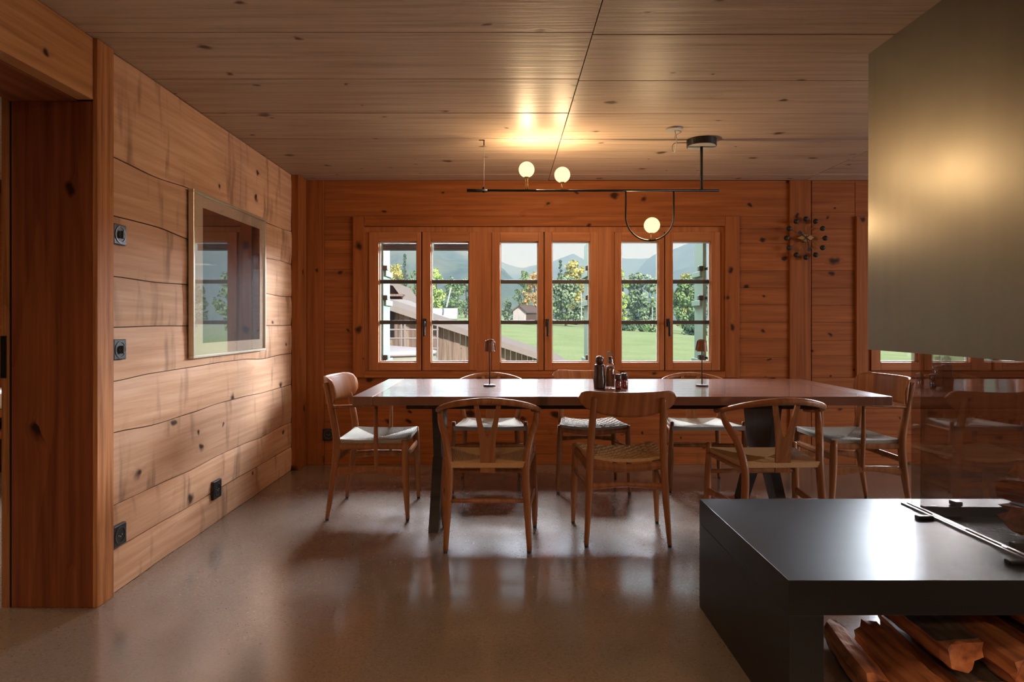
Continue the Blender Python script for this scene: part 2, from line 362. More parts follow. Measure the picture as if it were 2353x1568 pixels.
# polished concrete floor
def floor_mat():
    m, nt, b = newmat('polished_concrete'); L = nt.links.new
    tc = N(nt, 'ShaderNodeTexCoord')
    a = N(nt, 'ShaderNodeTexNoise', noise_dimensions='2D'); a.inputs['Scale'].default_value = 0.9; a.inputs['Detail'].default_value = 2; L(tc.outputs['Object'], a.inputs['Vector'])
    v = N(nt, 'ShaderNodeTexVoronoi', voronoi_dimensions='2D'); v.inputs['Scale'].default_value = 190; L(tc.outputs['Object'], v.inputs['Vector'])
    n = N(nt, 'ShaderNodeTexNoise', noise_dimensions='2D'); n.inputs['Scale'].default_value = 160; n.inputs['Detail'].default_value = 1; L(tc.outputs['Object'], n.inputs['Vector'])
    c = ramp(nt, a.outputs['Fac'], [(0.3, (0.235, 0.205, 0.178)), (0.7, (0.30, 0.265, 0.232))])
    sp = N(nt, 'ShaderNodeSeparateColor'); L(v.outputs['Color'], sp.inputs[0])
    c = mixc(nt, c, ramp(nt, sp.outputs[0], [(0.0, (0.11, 0.09, 0.075)), (0.2, (0.235, 0.205, 0.18)), (0.85, (0.275, 0.24, 0.21)), (1.0, (0.34, 0.31, 0.275))]), 0.4)
    c = mixc(nt, c, (0.17, 0.14, 0.12), math_(nt, 'MULTIPLY', n.outputs['Fac'], 0.35))
    c = mixc(nt, c, (0.84, 0.76, 0.70), 1.0, 'MULTIPLY')
    L(c, b.inputs['Base Color'])
    w = N(nt, 'ShaderNodeTexNoise', noise_dimensions='2D'); w.inputs['Scale'].default_value = 5; w.inputs['Detail'].default_value = 1; L(tc.outputs['Object'], w.inputs['Vector'])
    L(math_(nt, 'ADD', math_(nt, 'MULTIPLY', w.outputs['Fac'], 0.08), 0.12), b.inputs['Roughness'])
    b.inputs['IOR'].default_value = 2.15; b.inputs['Specular IOR Level'].default_value = 0.9
    return m
M['floor'] = floor_mat()

# ------------------------------------------------------------------ the room
XL, HC = -1.615, 2.23
XR, YR = 6.3, -3.2
fl = mbox('floor', -5.4, XR + 0.3, YR - 0.3, 5.2, -0.3, 0.0, M['floor']); tag(fl, 'polished speckled concrete floor reflecting the windows', 'floor', kind='structure')

# ceiling: slab plus broad boards, each its own piece
ce = mbox('ceiling', -5.4, XR + 0.3, YR - 0.3, 5.2, HC + 0.012, HC + 0.35, M['dark']); tag(ce, 'ceiling of broad grey-brown varnished wooden boards', 'ceiling', kind='structure')
xs = [-5.4, -3.68, -1.672, 0.335, 2.35, 4.36, XR + 0.3]
for i in range(len(xs) - 1):
    ys = [2.42 + 0.462 * k + 0.012 * (i % 2) + 0.008 * h1(k, i) for k in range(-12, 6)]
    ys = [max(YR, y) for y in ys if y < 4.86] + [4.93]
    for a, b_ in zip(ys[:-1], ys[1:]):
        if b_ - a < 0.05: continue
        z = HC + 0.0015 * (1 + h1(i, a))
        mbox('ceiling_board', xs[i] + 0.002, xs[i + 1] - 0.002, a + 0.0026, b_ - 0.0026, z, HC + 0.014, M['ceil'], ce, bev=0.0012)

# left wall: backing, hewn boards with wavy joints
wl = NB()
box(wl, XL - 0.33, XL - 0.012, 2.47, 5.2, 0, HC + 0.01)
box(wl, XL - 0.33, XL - 0.012, 0.62, 2.47, 1.99, HC + 0.01)
box(wl, XL - 0.33, XL - 0.012, YR, 0.62, 0, HC + 0.01)
wl = obj('wall_left', wl, M['dark']); tag(wl, 'old hewn plank wall with dark axe marks on the door side', 'wall', kind='structure')
def hewn(zb, zt, y0, y1, k, amp0, amp1, parent, mat, face=XL, bow=0.004):
    n = max(6, int((y1 - y0) / 0.06)); bm = NB(); rows = []
    for i in range(n + 1):
        y = y0 + (y1 - y0) * i / n
        a = zb + amp0 * sn(y * 3.1, k) + 0.0022
        b_ = zt + amp1 * sn(y * 3.1, k + 1) - 0.0022
        prof = []
        for j in range(6):
            t = j / 5; z = a + (b_ - a) * t
            d = bow * sn2(y * 4, z * 9, k) - (0.004 if j in (0, 5) else 0.0)
            prof.append((face + d, y, z))
        prof = [(face - 0.03, y, a)] + prof + [(face - 0.03, y, b_)]
        rows.append([bm.verts.new(p) for p in prof])
    for i in range(n):
        for j in range(7): bm.faces.new((rows[i][j], rows[i + 1][j], rows[i + 1][j + 1], rows[i][j + 1]))
    bm.faces.new(rows[0]); bm.faces.new(rows[-1][::-1])
    o = obj('plank', bm, mat, parent)
    for p in o.data.polygons: p.use_smooth = False
    return o
zs = [0.0, 0.178, 0.36, 0.655, 0.885, 1.095, 1.305, 1.55, 1.80, HC]
am = [0, 0.004, 0.010, 0.010, 0.012, 0.006, 0.010, 0.012, 0.012, 0]
for i in range(9):
    cut = [2.564, 4.74]
    if i == 5: cut = [2.564, 3.15, 4.74]
    if i == 6: cut = [2.564, 4.74]
    if i == 2: cut = [2.564, 4.74]
    for a, b_ in zip(cut[:-1], cut[1:]):
        hewn(zs[i], zs[i + 1], a + 0.001, b_ - 0.001, float(i), am[i], am[i + 1], wl, M['left'])
    hewn(zs[i], zs[i + 1], YR, 0.5, float(i), am[i], am[i + 1], wl, M['left'])
# door opening in the left wall: post, jamb, lintel, soffit
XP = XL + 0.018
t1 = mbox('trim_1', XP - 0.02, XP, 2.458, 2.562, 0, HC, M['leftpost'], bev=0.003); tag(t1, 'rough upright door post beside the hewn plank wall', 'door post', kind='structure')
t2 = mbox('trim_2', -1.935, XP - 0.021, 2.460, 2.50, 0, 1.985, M['jamb'], bev=0.002); tag(t2, 'wide dark red-brown door jamb board', 'door jamb', kind='structure')
t3 = mbox('trim_3', XL - 0.06, XL + 0.004, 0.5, 2.457, 1.988, HC, M['lintel'], bev=0.004); tag(t3, 'pale wooden lintel beam above the door opening', 'lintel', kind='structure')
t4 = mbox('trim_4', -1.94, XL - 0.062, 0.62, 2.46, 1.985, 2.01, M['jamb']); tag(t4, 'dark wooden soffit inside the door opening', 'soffit', kind='structure')
t5 = mbox('trim_5', -1.975, -1.946, 2.462, 2.52, 0, 2.02, M['leftpost']); tag(t5, 'narrow door stop strip at the end of the jamb', 'door stop', kind='structure')
mbox('seal', -1.9455, -1.9355, 2.466, 2.50, 0, 1.985, M['black'], t5)
mbox('strike_plate', -1.975, -1.955, 2.456, 2.462, 0.90, 1.065, M['black'], t5)
t6 = mbox('trim_6', XP - 0.02, XP, 0.5, 0.618, 0, HC, M['leftpost'], bev=0.003); tag(t6, 'rough upright post on the near side of the door opening', 'door post', kind='structure')

# back wall
WIN = [0.0, 3.936]                         # the two window rows and their offset along the wall
O0, O1, OB, OT = bx_(838), bx_(1664), bz_(853), bz_(521)
wb = NB()
box(wb, XL - 0.33, XR, YB + 0.02, 5.2, OT, HC + 0.01)
box(wb, XL - 0.33, XR, YB + 0.02, 5.2, 0, OB)
edges = [XL - 0.33] + [c for d in WIN for c in (O0 + d, O1 + d)] + [XR]
for a, b_ in zip(edges[0::2], edges[1::2]): box(wb, a, b_, YB + 0.02, 5.2, OB, OT)
wb = obj('wall_back', wb, M['dark']); tag(wb, 'knotty orange larch board wall around the window rows', 'wall', kind='structure')
C0, C1, CB, CT = bx_(812), bx_(1697), bz_(868), bz_(498)
pa, pb_ = bx_(745), bx_(1813)
pc, pd = bx_(1865), C0 + WIN[1]
def plank_b(x0, x1, z0, z1, parent=wb, mat=None, y=YB):
    yy = y + 0.0015 * h1(x0 * 3, z0 * 7)
    return mbox('plank', x0 + 0.001, x1 - 0.001, yy, YB + 0.03, z0 + 0.0008, z1 - 0.0008, mat or M['back'], parent, bev=0.0012)
def stack_b(x0, x1, cuts):
    for a, b_ in zip(cuts[:-1], cuts[1:]): plank_b(x0, x1, a, b_)
low = [0.0, 0.085, 0.235, 0.44, CB + 0.0]
leftcuts = [bz_(y) for y in (868, 811, 743, 682, 619, 583, 552, 511, 498)]
rightcuts = [bz_(y) for y in (868, 818, 783, 741, 702, 662, 622, 526, 488, 421)]
plank_b(pa, pb_, CT, HC)                                   # header beam over the window
stack_b(pa, pb_, low)
stack_b(pa, C0, leftcuts)
stack_b(C1, pb_, [bz_(y) for y in (868, 822, 778, 741, 700, 662, 622, 560, 526, 498)])
stack_b(pc, pd, low[:-1] + [low[-1]] + rightcuts[1:] )
plank_b(pd, XR, CT, HC); stack_b(pd, XR, low); stack_b(C1 + WIN[1], XR, rightcuts[:-1] + [CT])
plank_b(pc, pd, bz_(421), HC)
t = mbox('trim_7', XL, XL + 0.055, 4.735, YB + 0.02, 0, HC, M['post'], bev=0.003); tag(t, 'upright corner post on the hewn plank wall', 'corner post', kind='structure')
t = mbox('trim_8', XL + 0.055, pa, YB - 0.012, YB + 0.03, 0, HC, M['post'], bev=0.003); tag(t, 'upright corner board on the window wall', 'corner board', kind='structure')
t = mbox('trim_9', pb_, pc - 0.012, YB - 0.016, YB + 0.03, 0, HC, M['post'], bev=0.003); tag(t, 'upright wall post behind the ball clock', 'wall post', kind='structure')

# right wall with an opening added for fill light, and rear wall (outside the picture)
wr = NB(); box(wr, XR, XR + 0.3, YR, -0.4, 0, HC); box(wr, XR, XR + 0.3, 3.6, 5.2, 0, HC); box(wr, XR, XR + 0.3, -0.4, 3.6, 0, 0.55); box(wr, XR, XR + 0.3, -0.4, 3.6, 2.0, HC)
wr = obj('wall_right', wr, M['back']); tag(wr, 'wooden side wall beyond the fireplace with a wide window opening', 'wall', kind='structure')
wf = mbox('wall_rear', -5.4, XR + 0.3, YR - 0.3, YR, 0, HC, M['back']); tag(wf, 'wooden wall behind the viewer', 'wall', kind='structure')
# neighbouring room seen through the door
nb = NB(); box(nb, -5.4, XL - 0.34, YB, 5.2, 0, 0.9); box(nb, -5.4, -3.6, YB, 5.2, 0.9, HC); box(nb, -2.3, XL - 0.34, YB, 5.2, 0.9, HC); box(nb, -3.6, -2.3, YB, 5.2, 1.9, HC)
nb = obj('wall_hall_back', nb, M['back']); tag(nb, 'orange board wall of the next room beyond the doorway', 'wall', kind='structure')
nw = NB(); box(nw, -5.7, -5.4, YR, 5.2, 0, HC); nw = obj('wall_hall_side', nw, M['back']); tag(nw, 'far board wall of the next room', 'wall', kind='structure')

# ------------------------------------------------------------------ windows
SASH = [(848, 968, 870, 958), (970, 1096, 990, 1078), (1130, 1249, 1149, 1237), (1251, 1375, 1268, 1356), (1412, 1526, 1428, 1514), (1528, 1655, 1546, 1634)]
def window(idx, dx, label):
    Z0, Z1 = bz_(852), bz_(533)
    f = NB(); ya, yb = YB + 0.008, YB + 0.10
    box(f, O0 + dx, bx_(848) + dx, ya, yb, OB, OT); box(f, bx_(1655) + dx, O1 + dx, ya, yb, OB, OT)
    box(f, bx_(848) + dx, bx_(1655) + dx, ya, yb, Z1, OT); box(f, bx_(848) + dx, bx_(1655) + dx, ya, yb, OB, Z0)
    for a, b_ in ((1096, 1130), (1375, 1412)): box(f, bx_(a) + dx, bx_(b_) + dx, ya, yb, Z0, Z1)
    for a in (969, 1250, 1527): box(f, bx_(a) + dx - 0.012, bx_(a) + dx + 0.012, YB + 0.045, YB + 0.066, Z0, Z1)
    w = obj('window_%d' % idx, f, M['frame_v']); tag(w, label, 'window', kind='structure')
    y0, y1 = YB - 0.022, YB + 0.03
    mbox('casing', C0 + dx, O0 + dx - 0.001, y0, y1, CB, CT, M['post'], w, 0.003)
    mbox('casing', O1 + dx + 0.001, C1 + dx, y0, y1, CB, CT, M['post'], w, 0.003)
    mbox('casing', O0 + dx, O1 + dx, y0, y1, OT + 0.001, CT, M['back'], w, 0.003)
    mbox('casing', O0 + dx, O1 + dx, y0, y1, CB, OB - 0.001, M['back'], w, 0.003)
    for i, (a, b_, g0, g1) in enumerate(SASH):
        A, B, G0, G1 = (bx_(v) + dx for v in (a, b_, g0, g1)); GT, GB = bz_(555), bz_(833)
        ys, ye = YB - 0.006, YB + 0.062
        s = obj('sash', box(NB(), A + 0.001, G0, ys, ye, Z0 + 0.001, Z1 - 0.001, 0.003), M['frame_v'], w)
        mbox('stile', G1, B - 0.001, ys, ye, Z0 + 0.001, Z1 - 0.001, M['frame_v'], s, 0.003)
        mbox('rail', G0, G1, ys, ye - 0.002, GT, Z1 - 0.001, M['frame_h'], s, 0.003)
        mbox('rail', G0, G1, ys, ye - 0.002, Z0 + 0.001, GB, M['frame_h'], s, 0.003)
        b = NB(); q = 0.010; yy0, yy1 = YB + 0.030, YB + 0.046
        box(b, G0, G0 + q, yy0, yy1, GB, GT); box(b, G1 - q, G1, yy0, yy1, GB, GT); box(b, G0 + q, G1 - q, yy0, yy1, GT - q, GT); box(b, G0 + q, G1 - q, yy0, yy1, GB, GB + q)
        obj('glazing_spacer', b, M['spacer'], s)
        mbox('pane', G0, G1, YB + 0.036, YB + 0.041, GB, GT, M['glass'], s)
        for py in (647, 741):
            mbox('glazing_bar', G0 + q * 0.6, G1 - q * 0.6, YB + 0.026, YB + 0.052, bz_(py + 4.5), bz_(py - 4.5), M['bar'], s, 0.002)
        if i % 2 == 1:
            hx = A + 0.022; hz = bz_(748)
            h = NB(); box(h, hx - 0.014, hx + 0.014, ys - 0.012, ys, hz - 0.01, hz + 0.052, 0.003)
            box(h, hx - 0.008, hx + 0.008, ys - 0.045, ys - 0.01, hz + 0.012, hz + 0.028, 0.003)
            box(h, hx - 0.009, hx + 0.009, ys - 0.055, ys - 0.038, hz - 0.085, hz + 0.03, 0.004)
            obj('handle', h, M['black'], s)
        if idx == 1 and i < 2:
            bl = NB()
            for k in range(3):
                z = GT - 0.004 - 0.018 * k
                tube(bl, [(G0 + 0.012, YB + 0.115, z - 0.009), (G1 - 0.012, YB + 0.115, z - 0.009)], 0.011, 10)
            obj('rolled_blind', bl, M['blind'], s)
    return w
window(1, WIN[0], 'long wooden window row with six narrow sashes behind the table')
window(2, WIN[1], 'window row partly hidden behind the hanging steel hood')

# sockets and switches
def socket(name, loc, face, label, size=0.09, holes=3, parent=None):
    """face: 'X' plate on the left wall, 'Y' plate on the back wall"""
    r = empty(name, loc)
    h = size / 2
    if face == 'X': R = lambda bm: bmesh.ops.rotate(bm, verts=bm.verts, cent=(0, 0, 0), matrix=Matrix.Rotation(-PI / 2, 3, 'Z') @ Matrix.Rotation(PI, 3, 'Z'))
    else: R = lambda bm: None
    b = box(NB(), -h, h, -0.010, 0.008, -h, h, 0.004); R(b); obj('cover_plate', b, M['black'], r)
    b = NB(); n = 28
    for k in range(n):
        a0, a1 = 2 * PI * k / n, 2 * PI * (k + 1) / n
        q = [(0.036 * math.cos(a0), -0.0125, 0.036 * math.sin(a0)), (0.036 * math.cos(a1), -0.0125, 0.036 * math.sin(a1)), (0.030 * math.cos(a1), -0.0125, 0.030 * math.sin(a1)), (0.030 * math.cos(a0), -0.0125, 0.030 * math.sin(a0))]
        prism(b, [Vector(v) for v in q], (0, 0.004, 0))
    R(b); obj('ring', b, M['grey_plastic'], r)
    if holes:
        for (x, z) in ((-0.011, 0), (0.011, 0), (0, -0.006))[:holes]:
            b = NB(); tube(b, [(x, -0.0118, z), (x, -0.009, z)], 0.0032, 8); R(b); obj('socket_hole', b, M['pale_plastic'], r)
    else:
        b = NB(); tube(b, [(0, -0.016, 0), (0, -0.009, 0)], 0.016, 16); box(b, -0.004, 0.004, -0.026, -0.014, -0.016, 0.016, 0.001); R(b); obj('rotary_knob', b, M['grey_plastic'], r)
    tag(r, label, 'socket' if holes else 'switch'); return r
M['grey_plastic'] = plain('dark_grey_plastic', (0.05, 0.05, 0.052), 0.3)
M['pale_plastic'] = plain('pale_socket_hole', (0.25, 0.25, 0.24), 0.4)
XF = XL + 0.006
yw = 2.608
socket('wall_switch', (XF, yw, 1.482), 'X', 'black rotary wall switch high beside the door post', holes=0, size=0.085)
socket('wall_switch', (XF, yw, 1.005), 'X', 'greenish black rotary switch at mid height beside the door post', holes=0, size=0.085)
socket('wall_socket', (XF, yw, 0.235), 'X', 'black wall socket low beside the door post', size=0.088)
socket('wall_socket', (XF, 3.49, 0.19), 'X', 'small black socket in the hewn plank wall below the framed picture', size=0.10)
socket('wall_socket', ((756.5 - VX) * YB / F, YB - 0.012, bz_(998)), 'Y', 'black square socket on the window wall behind the end armchair', size=0.092)

# ------------------------------------------------------------------ framed picture
def print_mat():
    m, nt, b = newmat('dark_streaked_print'); L = nt.links.new
    tc = N(nt, 'ShaderNodeTexCoord'); mp = N(nt, 'ShaderNodeMapping'); mp.inputs['Scale'].default_value = (1, 22, 1.6); L(tc.outputs['Object'], mp.inputs[0])
    n = N(nt, 'ShaderNodeTexNoise'); n.inputs['Scale'].default_value = 1; n.inputs['Detail'].default_value = 5; L(mp.outputs[0], n.inputs['Vector'])
    sp = N(nt, 'ShaderNodeSeparateXYZ'); L(tc.outputs['Object'], sp.inputs[0])
    g = N(nt, 'ShaderNodeMapRange'); L(sp.outputs['Z'], g.inputs[0]); g.inputs[1].default_value = 0.95; g.inputs[2].default_value = 1.75
    base = ramp(nt, g.outputs[0], [(0.0, (0.02, 0.055, 0.03)), (0.45, (0.03, 0.04, 0.03)), (0.75, (0.06, 0.025, 0.02)), (1.0, (0.13, 0.03, 0.025))])
    c = mixc(nt, base, ramp(nt, n.outputs['Fac'], [(0.45, (0.012, 0.008, 0.007)), (0.62, (0.055, 0.03, 0.024)), (0.75, (0.16, 0.17, 0.15))]), 0.6)
    L(c, b.inputs['Base Color']); b.inputs['Roughness'].default_value = 0.6
    return m
M['print'] = print_mat()
M['picglass'] = glassy('picture_glass', (0.99, 0.99, 0.99), 0.06, 2.5)
pf = empty('framed_picture', (0, 0, 0))
tag(pf, 'framed dark picture with cream mount on the hewn plank wall', 'picture')
y0, y1, z0, z1, xb, xf = 3.185, 4.150, 0.933, 1.797, XL + 0.006, XL + 0.034
mbox('backing_board', xb, xb + 0.008, y0 + 0.004, y1 - 0.004, z0 + 0.004, z1 - 0.004, M['dark'], pf)
for a in ((y0, y1, z1 - 0.014, z1), (y0, y1, z0, z0 + 0.014), (y0, y0 + 0.014, z0 + 0.014, z1 - 0.014), (y1 - 0.014, y1, z0 + 0.014, z1 - 0.014)):
    mbox('frame_bar', xb, xf, a[0], a[1], a[2], a[3], M['frame_alu'], pf, 0.002)
mw = 0.075; ml = 0.125
mt = NB()
for a in ((y0 + .014, y1 - .014, z1 - mw, z1 - .014), (y0 + .014, y1 - .014, z0 + .014, z0 + mw), (y0 + .014, y0 + ml, z0 + mw, z1 - mw), (y1 - mw, y1 - .014, z0 + mw, z1 - mw)):
    box(mt, xb + 0.008, xb + 0.014, *a)
obj('mount', mt, M['mat'], pf)
mbox('print', xb + 0.008, xb + 0.011, y0 + ml, y1 - mw, z0 + mw, z1 - mw, M['print'], pf)
mbox('glazing', xb + 0.018, xb + 0.0205, y0 + 0.014, y1 - 0.014, z0 + 0.014, z1 - 0.014, M['picglass'], pf)

# ------------------------------------------------------------------ table
TX0, TX1, TY0, TY1, TZ = -0.78, 1.965, 3.19, 4.19, 0.74
tb = empty('dining_table', ((TX0 + TX1) / 2, (TY0 + TY1) / 2, 0)); tag(tb, 'long dark wooden dining table with plank top on trestle legs', 'table')
def loc(o, p): o.location = -Vector(p.location); return o
bw = 0.105; n = 8; w = (TY1 - TY0) / n
for k in range(n):
    loc(mbox('plank', TX0 + bw + 0.001, TX1 - bw - 0.001, TY0 + k * w + (0.0007 if k else 0), TY0 + (k + 1) * w - 0.0007, TZ - 0.045, TZ - 0.0004 * abs(h1(k)), M['table'], tb, 0.0012), tb)
M['table_end'] = wood('dark_table_end_wood', (0.21, 0.085, 0.045), (0.155, 0.058, 0.031), (0.10, 0.036, 0.02), 'Y', 'X', knots=0.05, rough=0.28, spec=0.6, bump=0.05, vary=0.2, coat=0.7, coat_rough=0.10)
for a, b_ in ((TX0, TX0 + bw), (TX1 - bw, TX1)):
    loc(mbox('breadboard_end', a, b_, TY0, TY1, TZ - 0.045, TZ, M['table_end'], tb, 0.0025), tb)
loc(mbox('apron', TX0 + 0.25, TX1 - 0.25, TY0 + 0.16, TY0 + 0.20, TZ - 0.085, TZ - 0.045, M['trestle'], tb), tb)
loc(mbox('apron', TX0 + 0.25, TX1 - 0.25, TY1 - 0.20, TY1 - 0.16, TZ - 0.085, TZ - 0.045, M['trestle'], tb), tb)
for xc in (-0.384, 1.50):
    yc = (TY0 + TY1) / 2; hx = 0.022
    poly = [(-0.24, .69), (-0.17, .42), (-0.15, .34), (0.15, .34), (0.17, .42), (0.24, .69)]
    tr = loc(obj('trestle', prism(NB(), [Vector((xc - hx, yc + a, z)) for a, z in poly], (2 * hx, 0, 0)), M['trestle'], tb), tb)
    for s in (-1, 1):
        fp = [(s * 0.15, .36), (s * 0.02, .34), (s * 0.26, 0.0), (s * 0.36, 0.0)]
        if s < 0: fp = fp[::-1]
        obj('foot', prism(NB(), [Vector((xc - hx - 0.004, yc + a, z)) for a, z in fp], (2 * hx + 0.008, 0, 0)), M['trestle'], tr)
    loc(mbox('bearer', xc - 0.045, xc + 0.045, TY0 + 0.12, TY1 - 0.12, TZ - 0.075, TZ - 0.045, M['trestle'], tb), tb)

# ------------------------------------------------------------------ chairs (local frame: +Y front)
def cord_seat(bm, fw, rw, yf, yr, z, n=20, dip=0.012, th=0.022):
    """four triangles of parallel cords meeting at the middle"""
    cx = [(-rw, yr), (rw, yr), (fw, yf), (-fw, yf)]; c0 = Vector((0, (yf + yr) / 2, 0))
    lev = 2 * n + 1; rows = []
    for k in range(lev):
        t = k / (lev - 1) * 0.985; rl = []
        for i in range(4):
            a = Vector((cx[i][0], cx[i][1], 0)).lerp(c0, t); b_ = Vector((cx[(i + 1) % 4][0], cx[(i + 1) % 4][1], 0)).lerp(c0, t)
            for j in range(4):
                p = a.lerp(b_, j / 4); corner = abs(j / 4)
                zz = z - dip * math.sin(t * PI / 2) + (0.0028 if k % 2 else 0) - (0.004 * t if j == 0 else 0) + 0.006 * (1 - t) * (1 if j == 0 else 0)
                rl.append(bm.verts.new((p.x, p.y, zz)))
        rows.append(rl)
    for k in range(lev - 1):
        for i in range(16):
            bm.faces.new((rows[k][i], rows[k][(i + 1) % 16], rows[k + 1][(i + 1) % 16], rows[k + 1][i]))
    bm.faces.new(rows[-1])
    lo = [bm.verts.new((v.co.x * 0.985, v.co.y, z - th)) for v in rows[0]]
    for i in range(16): bm.faces.new((rows[0][(i + 1) % 16], rows[0][i], lo[i], lo[(i + 1) % 16]))
    bm.faces.new(lo)
    return bm
def pads(root, feet):
    for (x, y) in feet:
        b = NB(); lathe(b, [(0.010, 0.0), (0.011, 0.012)], 10, (x, y, 0)); obj('glide', b, M['black'], root)
def legs_(root, pts, r, ry=None):
    o = obj('leg', tube(NB(), pts, r, 12, 5), M['chair'], root, True); return o

def wishbone(label, x, y, rz, group):
    root = empty('wishbone_chair', (x, y, 0), rz)
    tag(root, label, 'chair', group)
    for s in (-1, 1):
        legs_(root, [(s * .246, .185, .012), (s * .243, .185, .24), (s * .235, .185, .465)], [.012, .0185, .019, .016, .013])
        legs_(root, [(s * .203, -.192, .012), (s * .193, -.180, .22), (s * .186, -.168, .40), (s * .208, -.125, .53), (s * .238, -.060, .61), (s * .247, -.035, .672)], [.012, .018, .019, .0185, .0165, .013])
        obj('stretcher', tube(NB(), [(s * .242, .18, .205), (s * .195, -.175, .205)], .019, 8, 1, ry=.009, up=(0, 0, 1), square=True), M['chair'], root)
        obj('seat_rail', tube(NB(), [(s * .238, .18, .405), (s * .188, -.165, .395)], .011, 8, 1), M['chair'], root)
    obj('stretcher', tube(NB(), [(-.243, .185, .31), (.243, .185, .31)], [.011, .014, .011], 10), M['chair'], root, True)
    obj('stretcher', tube(NB(), [(-.196, -.182, .25), (.196, -.182, .25)], [.009, .0125, .009], 10), M['chair'], root, True)
    cord_seat_o = obj('seat', cord_seat(NB(), .240, .188, .200, -.178, .432, 20), M['cordwarm'] if abs(rz) < 1 else M['cord'], root)
    rail = [(-.232, .070, .655), (-.254, .02, .661), (-.250, -.075, .680), (-.205, -.160, .708), (-.115, -.212, .730), (0, -.228, .740), (.115, -.212, .730), (.205, -.160, .708), (.250, -.075, .680), (.254, .02, .661), (.232, .070, .655)]
    obj('top_rail', tube(NB(), rail, [.010, .0125, .0125, .014, .0165, .0175, .0165, .014, .0125, .0125, .010], 12, 5, ry=[.014, .0155, .014, .013, .0125, .0125, .0125, .013, .014, .0155, .014], up=(0, 0, 1)), M['chair'], root, True)
    pr = NB()
    # forked splat: stem and two prongs in one cut board, slightly raked
    def sp(xx, z): return Vector((xx, -.172 - 0.045 * max(0, (z - .40) / .33) ** 1.2, z))
    outl = [(-.036, .385), (-.037, .50), (-.040, .545), (-.050, .62), (-.068, .728), (-.046, .732), (-.028, .64), (-.012, .575), (0, .552), (.012, .575), (.028, .64), (.046, .732), (.068, .728), (.050, .62), (.040, .545), (.037, .50), (.036, .385)]
    prism(pr, [sp(a, z) for a, z in outl], (0, 0.013, 0))
    obj('splat', pr, M['chair'], root)
    pads(root, [(s * .246, .185) for s in (-1, 1)] + [(s * .203, -.192) for s in (-1, 1)])
    return root
def curved_back(root, wd, zt, zm, ze, zbm, yb, bend, th=0.016, corner=0.25):
    """zt top at the ends, zm top mid, ze bottom at the ends, zbm bottom mid"""
    def fn(u, v):
        x = (2 * u - 1); a = abs(x)
        top = zm + (zt - zm) * a ** 2; bot = zbm + (ze - zbm) * a ** 2.2
        if a > 1 - corner:
            q = (a - (1 - corner)) / corner; cut = (1 - math.sqrt(max(0, 1 - q * q))) * 0.045
            top -= cut; bot += cut * 0.9
        z = bot + (top - bot) * v
        return (x * wd, yb + bend * x * x - 0.025 * (z - ze) / 0.12 * 0.6, z)
    def off(u, v):
        k = math.sin(PI * min(1, max(0, v))) * 0.5 + 0.5
        return (0, th * (0.45 + 0.55 * k), 0)
    return obj('backrest', shell(NB(), fn, 28, 8, off), M['chair'], root, True)
def woven_seat(root, fw, rw, yf, yr, z, mat):
    bm = NB(); nx, ny = 44, 36; A = []
    for i in range(nx + 1):
        row = []
        for j in range(ny + 1):
            u, v = i / nx * 2 - 1, j / ny
            w_ = rw + (fw - rw) * v; y = yr + (yf - yr) * v
            zz = z - 0.020 * (1 - u * u) - 0.006 * math.sin(PI * v)
            zz += 0.0032 * (1 if ((i // 3) + (j // 3)) % 2 else -1) * (1 if 0 < i < nx and 0 < j < ny else 0)
            row.append(bm.verts.new((u * w_, y, zz)))
        A.append(row)
    for i in range(nx):
        for j in range(ny): bm.faces.new((A[i][j], A[i + 1][j], A[i + 1][j + 1], A[i][j + 1]))
    r = bmesh.ops.extrude_face_region(bm, geom=list(bm.faces))
    for v in r['geom']:
        if isinstance(v, bmesh.types.BMVert): v.co.z -= 0.016
    return obj('seat', bm, mat, root)
def slat_back(label, x, y, rz, group):
    root = empty('dining_chair', (x, y, 0), rz); tag(root, label, 'chair', group)
    for s in (-1, 1):
        legs_(root, [(s * .233, .185, .012), (s * .226, .183, .25), (s * .222, .18, .445)], [.011, .0175, .0185, .0155])
        legs_(root, [(s * .207, -.188, .012), (s * .192, -.168, .25), (s * .184, -.160, .45), (s * .176, -.180, .62), (s * .170, -.205, .745)], [.0115, .018, .0195, .018, .0145])
        obj('side_rail', tube(NB(), [(s * .222, .18, .405), (s * .188, -.16, .385)], .026, 8, 1, ry=.010, up=(0, 0, 1), square=True), M['chair'], root)
        obj('stretcher', tube(NB(), [(s * .226, .18, .30), (s * .190, -.165, .28)], .013, 8, 1, ry=.008, up=(0, 0, 1)), M['chair'], root)
    obj('stretcher', tube(NB(), [(-.190, -.165, .295), (0, -.165, .305), (.190, -.165, .295)], [.018, .012, .018], 8, 6, ry=.009, up=(0, 0, 1)), M['chair'], root)
    obj('seat_rail', tube(NB(), [(-.188, -.162, .405), (0, -.162, .385), (.188, -.162, .405)], .022, 8, 6, ry=.010, up=(0, 0, 1)), M['chair'], root)
    obj('seat_rail', tube(NB(), [(-.222, .182, .42), (0, .182, .40), (.222, .182, .42)], .020, 8, 6, ry=.010, up=(0, 0, 1)), M['chair'], root)
    woven_seat(root, .222, .180, .192, -.160, .452, M['cordwarm'] if rz == 0 else M['cord'])
    curved_back(root, .248, .783, .772, .705, .648, -.222, .055)
    pads(root, [(s * .233, .185) for s in (-1, 1)] + [(s * .207, -.188) for s in (-1, 1)])
    return root
